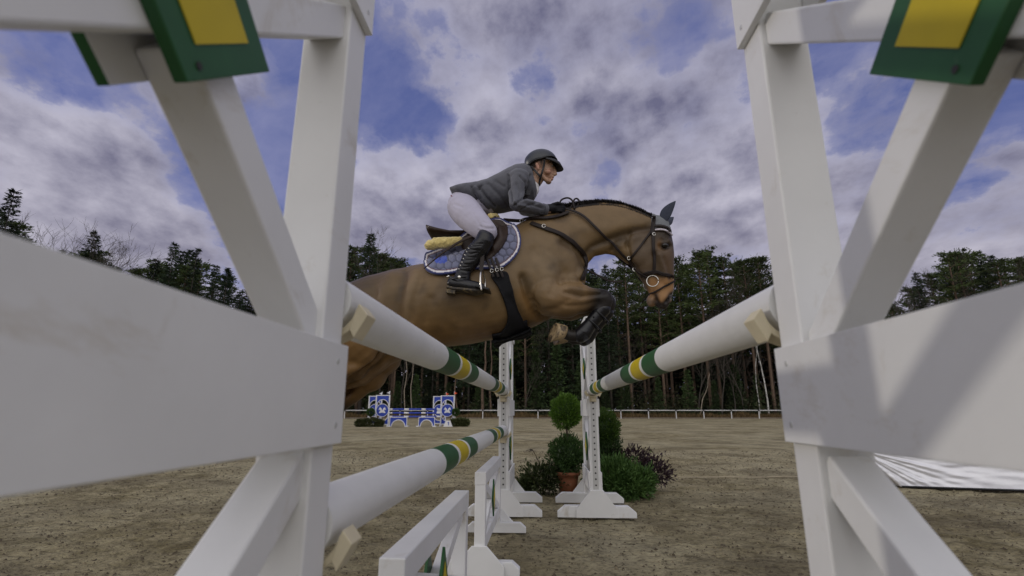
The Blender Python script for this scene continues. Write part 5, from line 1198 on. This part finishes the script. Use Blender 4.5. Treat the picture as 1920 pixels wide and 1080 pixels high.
def bare_mesh(seed, h, bark, spreadk=.5, r0=.14, curve=.3, depth=4, thin=1.0):
    random.seed(seed); tr, br = MB(), MB()
    def grow(mb, p, d, L, r, lv):
        k = 5; pts = [p]; dd = d.copy()
        for i in range(k): dd = (dd+Vector((random.gauss(0, .08*curve*3), random.gauss(0, .08*curve*3), .05))).normalized(); pts.append(pts[-1]+dd*(L/k))
        mb.tube(pts, [r*(1-.6*i/k) for i in range(k+1)], 5 if lv < 2 else 3, cap=False)
        if lv < depth:
            for c in range(9 if lv == 0 else 4):
                t = .35+.6*random.random() if lv else .3+.68*c/5; i = min(k-1, int(t*k)); b = pts[i].lerp(pts[i+1], t*k-i); a = rdir(); nd = (dd*1.0+a*spreadk*1.5); nd.z = abs(nd.z)*.8+.2; grow(br, b, nd.normalized(), L*(.42+.2*random.random())*thin, max(r*.42, .020), lv+1)
    grow(tr, Vector((0, 0, 0)), Vector((random.uniform(-.1, .1), 0, 1)).normalized(), h*.9, r0, 0); return tr.mesh('trunk', bark), br.mesh('crown', TWIG)
PINES = [pine_mesh(100+i, 22, b, w) for i, (b, w) in enumerate(((.50, 2.9), (.42, 3.2), (.58, 2.6), (.36, 3.0)))]
SPRS = [spruce_mesh(200+i, 22, l, w) for i, (l, w) in enumerate(((.12, 3.0), (.25, 2.6), (.05, 3.3)))]
YOUNG = [spruce_mesh(300+i, 9, .04, w, leaf_mat('young_spruce_needles', (.014, .028, .010), (.050, .078, .024), .7)) for i, w in enumerate((1.9, 1.5))]
BARE = [bare_mesh(400+i, 16, SBARK, .40, .13, .35) for i in range(3)]; BIR = [bare_mesh(500, 17, BIRCH, .35, .15, .16, 3, .55), bare_mesh(501, 15, BIRCH, .3, .10, .30, 3, .5)]
def tree(kind, meshes, px, d, h, base_h, lab, group, rz=None, cat='tree', sx=1.0, tilt=0.0):
    o = bpy.data.objects.new(kind, None); o.empty_display_size = .2; COL.objects.link(o); o.location = CF(gpos(px, d, h*.6), d, -.02); s = h/max(v.co.z for v in meshes[1].vertices); o.scale = (s*sx, s*sx, s); o.rotation_euler = (0, tilt, random.random()*6.28 if rz is None else rz)
    for nm, me in zip(('trunk', 'crown'), meshes): c = bpy.data.objects.new(nm, me); COL.objects.link(c); c.parent = o
    tag(o, lab, cat, group); return o
random.seed(77)
def skyline(x):   # pixel height of the tree tops along the photograph's skyline
    K = [(-60, 380), (0, 400), (60, 470), (150, 450), (215, 500), (260, 478), (330, 464), (390, 490), (440, 488), (500, 520), (600, 480), (670, 448), (720, 462), (780, 478), (850, 478), (950, 470), (1060, 478), (1130, 484), (1200, 474), (1270, 474), (1325, 454), (1370, 470), (1420, 466), (1500, 500), (1590, 575), (1660, 585), (1715, 530), (1790, 466), (1850, 452), (1920, 470), (1990, 470)]
    for (a, ya), (b, yb) in zip(K[:-1], K[1:]):
        if a <= x <= b: return ya+(yb-ya)*(x-a)/(b-a)
    return 480
MARKS = [(60, 'at the left photo edge'), (210, 'under the left bare tree'), (320, 'on the left skyline'), (420, 'left of the near brace'), (540, 'behind the left brace'), (650, 'behind the left near post'), (720, 'above the horse croup'), (790, 'behind the saddle'), (870, 'behind the horse barrel'), (935, 'behind the girth'),
         (1000, 'at the far left standard'), (1085, 'between the far standards'), (1150, 'behind the folded forelegs'), (1225, 'behind the horse head'), (1290, 'right of the horse muzzle'), (1350, 'above the right pole'), (1410, 'left of the birches'), (1470, 'by the right near post'), (1620, 'behind the right brace'), (1700, 'at the low right skyline'), (1780, 'left of the tallest pines'), (1860, 'among the tallest pines'), (9999, 'at the right photo edge')]
USED = {}
def lab(what, row, px):
    where = next(t for (x, t) in MARKS if px < x); dep = {-1: 'at the wood edge', 0: 'in the front row', 1: 'in the second row', 2: 'in the third row', 3: 'deep in the wood'}.get(row, 'deepest in the wood'); s = what+' '+dep+', '+where
    n = USED[s] = USED.get(s, 0)+1; return ('', 'another ', 'further ', 'one more ', 'yet another ')[min(4, n-1)]+s
for row, (d, step, drop) in enumerate(((68, 39, 12), (72.5, 37, 4), (78, 40, 10), (85, 46, 16), (94, 60, 20))):
    x = -60+random.random()*20
    while x < 1985:
        px = x+random.uniform(-10, 10); dd = d+random.uniform(-1.8, 1.8); py = skyline(px)+drop+random.choice((-8, 0, 12, 30, 55, 75))*(1 if row else 1.2)*random.random(); h = htop(py, dd)
        left = px < 560
        r = random.random()
        if r < (.50 if left else .22): tree('spruce_tree', random.choice(SPRS), px, dd, h, 22, lab('dark spruce', row, px), 'spruces of the wood behind the arena')
        elif r < .90: tree('pine_tree', random.choice(PINES), px, dd, h, 22, lab('tall bare-trunked pine', row, px), 'pines of the wood behind the arena')
        else: tree('bare_tree', random.choice(BARE), px, dd, h*.96, 14.5, lab('leafless tree', row, px), 'leafless trees of the wood')
        x += step*(.75+.5*random.random())
for px, py in ((1005, 655), (1045, 640), (1090, 670), (900, 700), (1290, 690), (1380, 680), (1170, 690), (780, 700), (700, 690), (1420, 700), (1235, 705), (840, 715), (960, 705), (1135, 712), (1340, 712), (745, 712)):
    d = 66.6+random.random()*.8; tree('young_spruce', random.choice(YOUNG), px, d, htop(py, d), 9, lab('young green spruce', -1, px), 'young spruces at the edge of the wood')
tree('birch_tree', BIR[0], 1422, 66.3, htop(500, 66.3), 15.5, 'slender white birch with two toned bark right of the right-hand pole', 'birches', 1.2)
tree('birch_tree', BIR[1], 1408, 66.6, htop(520, 66.6), 13.5, 'thin crooked pale birch just left of the white birch', 'birches', 3.0)
FAN = [bare_mesh(600+i, 16, SBARK, .50, .12, .25, 4, 1.15) for i in range(2)]
tree('bare_tree', FAN[0], 95, 62.0, htop(378, 62), 14.5, 'spreading leafless tree on the left skyline above the white board', 'leafless trees on the skyline', 1.0, sx=1.25)
tree('bare_tree', FAN[1], 190, 63.0, htop(418, 63), 14.5, 'smaller leafless tree right of the spreading one on the left skyline', 'leafless trees on the skyline', 2.0, sx=1.1)
for px, py, t_ in ((1296, 560, 'tangled leafless tree below the horse muzzle, in front of the pines'), (1340, 540, 'tangled leafless tree above the middle of the right pole'), (1385, 555, 'tangled leafless tree just left of the two birches'), (1180, 600, 'tangled leafless tree below the horse throat'), (980, 590, 'tangled leafless tree between the far standards')): tree('bare_tree', random.choice(FAN+BARE), px, 66.2, htop(py, 66.2), 14.5, t_, 'leafless trees before the pines', sx=1.3)
tree('bare_tree', BARE[1], 722, 66.0, htop(430, 66), 14.5, 'leafless tree top between the spruces above the horse croup', 'leafless trees on the skyline', 2.0)
tree('bare_tree', BARE[2], 1690, 66.0, htop(452, 66), 14.5, 'leafless tree on the right skyline beside the tall pines', 'leafless trees on the skyline', 0.4, sx=1.1)
tree('spruce_tree', SPRS[2], -12, 50, htop(352, 50), 22, 'big near spruce cut off by the left edge of the photo', 'skyline spruces')
tree('spruce_tree', SPRS[0], 152, 66, htop(432, 66), 22, 'dark spruce in front of the leafless tree on the left skyline', 'skyline spruces')
tree('spruce_tree', SPRS[1], 308, 66, htop(452, 66), 22, 'pointed spruce in the middle of the left skyline', 'skyline spruces')
tree('spruce_tree', SPRS[0], 352, 66.8, htop(464, 66.8), 22, 'pointed spruce right of the middle on the left skyline', 'skyline spruces')
tree('spruce_tree', SPRS[1], 688, 66, htop(434, 66), 22, 'tallest pointed spruce just right of the left near post', 'skyline spruces')
# pale leaning dead trunk and broken pole in the wood
def dead(px0, px1, py1, d, lab, r=.07, mt=None):
    root = CF(gpos(px0, d, 1), d); top = CF(gpos(px1, d, htop(py1, d)), d, htop(py1, d)); o = empty('dead_trunk', root); m = MB(); k = 7
    m.tube([(top-root)*(i/k)+Vector((.12*math.sin(i*1.7), 0, 0)) for i in range(k+1)], [r*(1-.6*i/k) for i in range(k+1)], 6); m.build('trunk', mt or mat('pale_dead_wood', (.30, .25, .19), .9), o)
    m = MB(); random.seed(int(px0))
    for i in range(7): b = (top-root)*(.4+.08*i); a = random.random()*6.28; m.tube([b, b+Vector((math.cos(a), .3*math.sin(a), .25))*.9], [.02, .006], 3)
    m.build('twigs', TWIG, o); tag(o, lab, 'dead tree', 'pale dead trunks in the wood')
dead(1308, 1332, 700, 65.9, 'thin pale dead trunk leaning to the right at the edge of the wood'); dead(757, 764, 660, 66, 'pale crooked dead trunk left of the distant red flags'); dead(770, 775, 650, 66.3, 'second pale dead trunk, straight, just behind the crooked one')
dead(902, 912, 640, 66, 'thick pale trunk left of the far left standard', .22, PBARK); dead(918, 922, 630, 66, 'reddish slim trunk touching the far left standard', .13, PBARK); dead(856, 852, 660, 66, 'pale straight trunk above the distant red flags', .12, PBARK)
# dark undergrowth and dry grass
def under():
    random.seed(9); vs, fs = [], []
    for k in range(70000):
        lat = random.uniform(-82, 82); d = 65.6+random.random()**1.3*18; hh = 0.6+3.4*random.random()**2+ (1.6 if d > 70 else 0); z = hh*random.random(); p = CF(lat, d, z); 
        if mnoise.noise(Vector((lat*.3, d*.3, z*.4))) < -.12: continue
        leaf(vs, fs, p, (rdir()+Vector((0, 0, .4))).normalized(), rdir(), .5, .09)
    o = mk(vs, fs).build('undergrowth', leaf_mat('undergrowth_leaf', (.012, .015, .007), (.045, .048, .020), .8)); tag(o, 'dark tangled undergrowth below the trees of the wood', 'undergrowth', kind='stuff')
    vs, fs = [], []
    for k in range(52000):
        lat = random.uniform(-115, 115); d = 86+random.random()*26; p = CF(lat, d, 17.5*random.random()**.85)
        leaf(vs, fs, p, (rdir()+Vector((0, 0, .1))).normalized(), rdir(), 1.7, .38)
    o = mk(vs, fs).build('far_wood', leaf_mat('far_wood_leaf', (.006, .008, .004), (.022, .026, .012), .9)); tag(o, 'dark far-off depth of the wood seen between the trunks', 'wood', kind='stuff')
    vs, fs = [], []
    for k in range(26000):
        lat = random.uniform(-80, 80); d = 64.65+random.random()*1.6; leaf(vs, fs, CF(lat, d, 0), Vector((random.gauss(0, .3), random.gauss(0, .3), 1)).normalized(), rdir(), .28+.55*random.random()*(1+mnoise.noise(Vector((lat*.4, 0, 0)))), .035)
    o = mk(vs, fs).build('dry_grass', leaf_mat('dry_grass_blade', (.10, .065, .030), (.22, .15, .07), .9)); tag(o, 'strip of dry brown grass behind the far rail fence', 'dry grass', kind='stuff')
under()
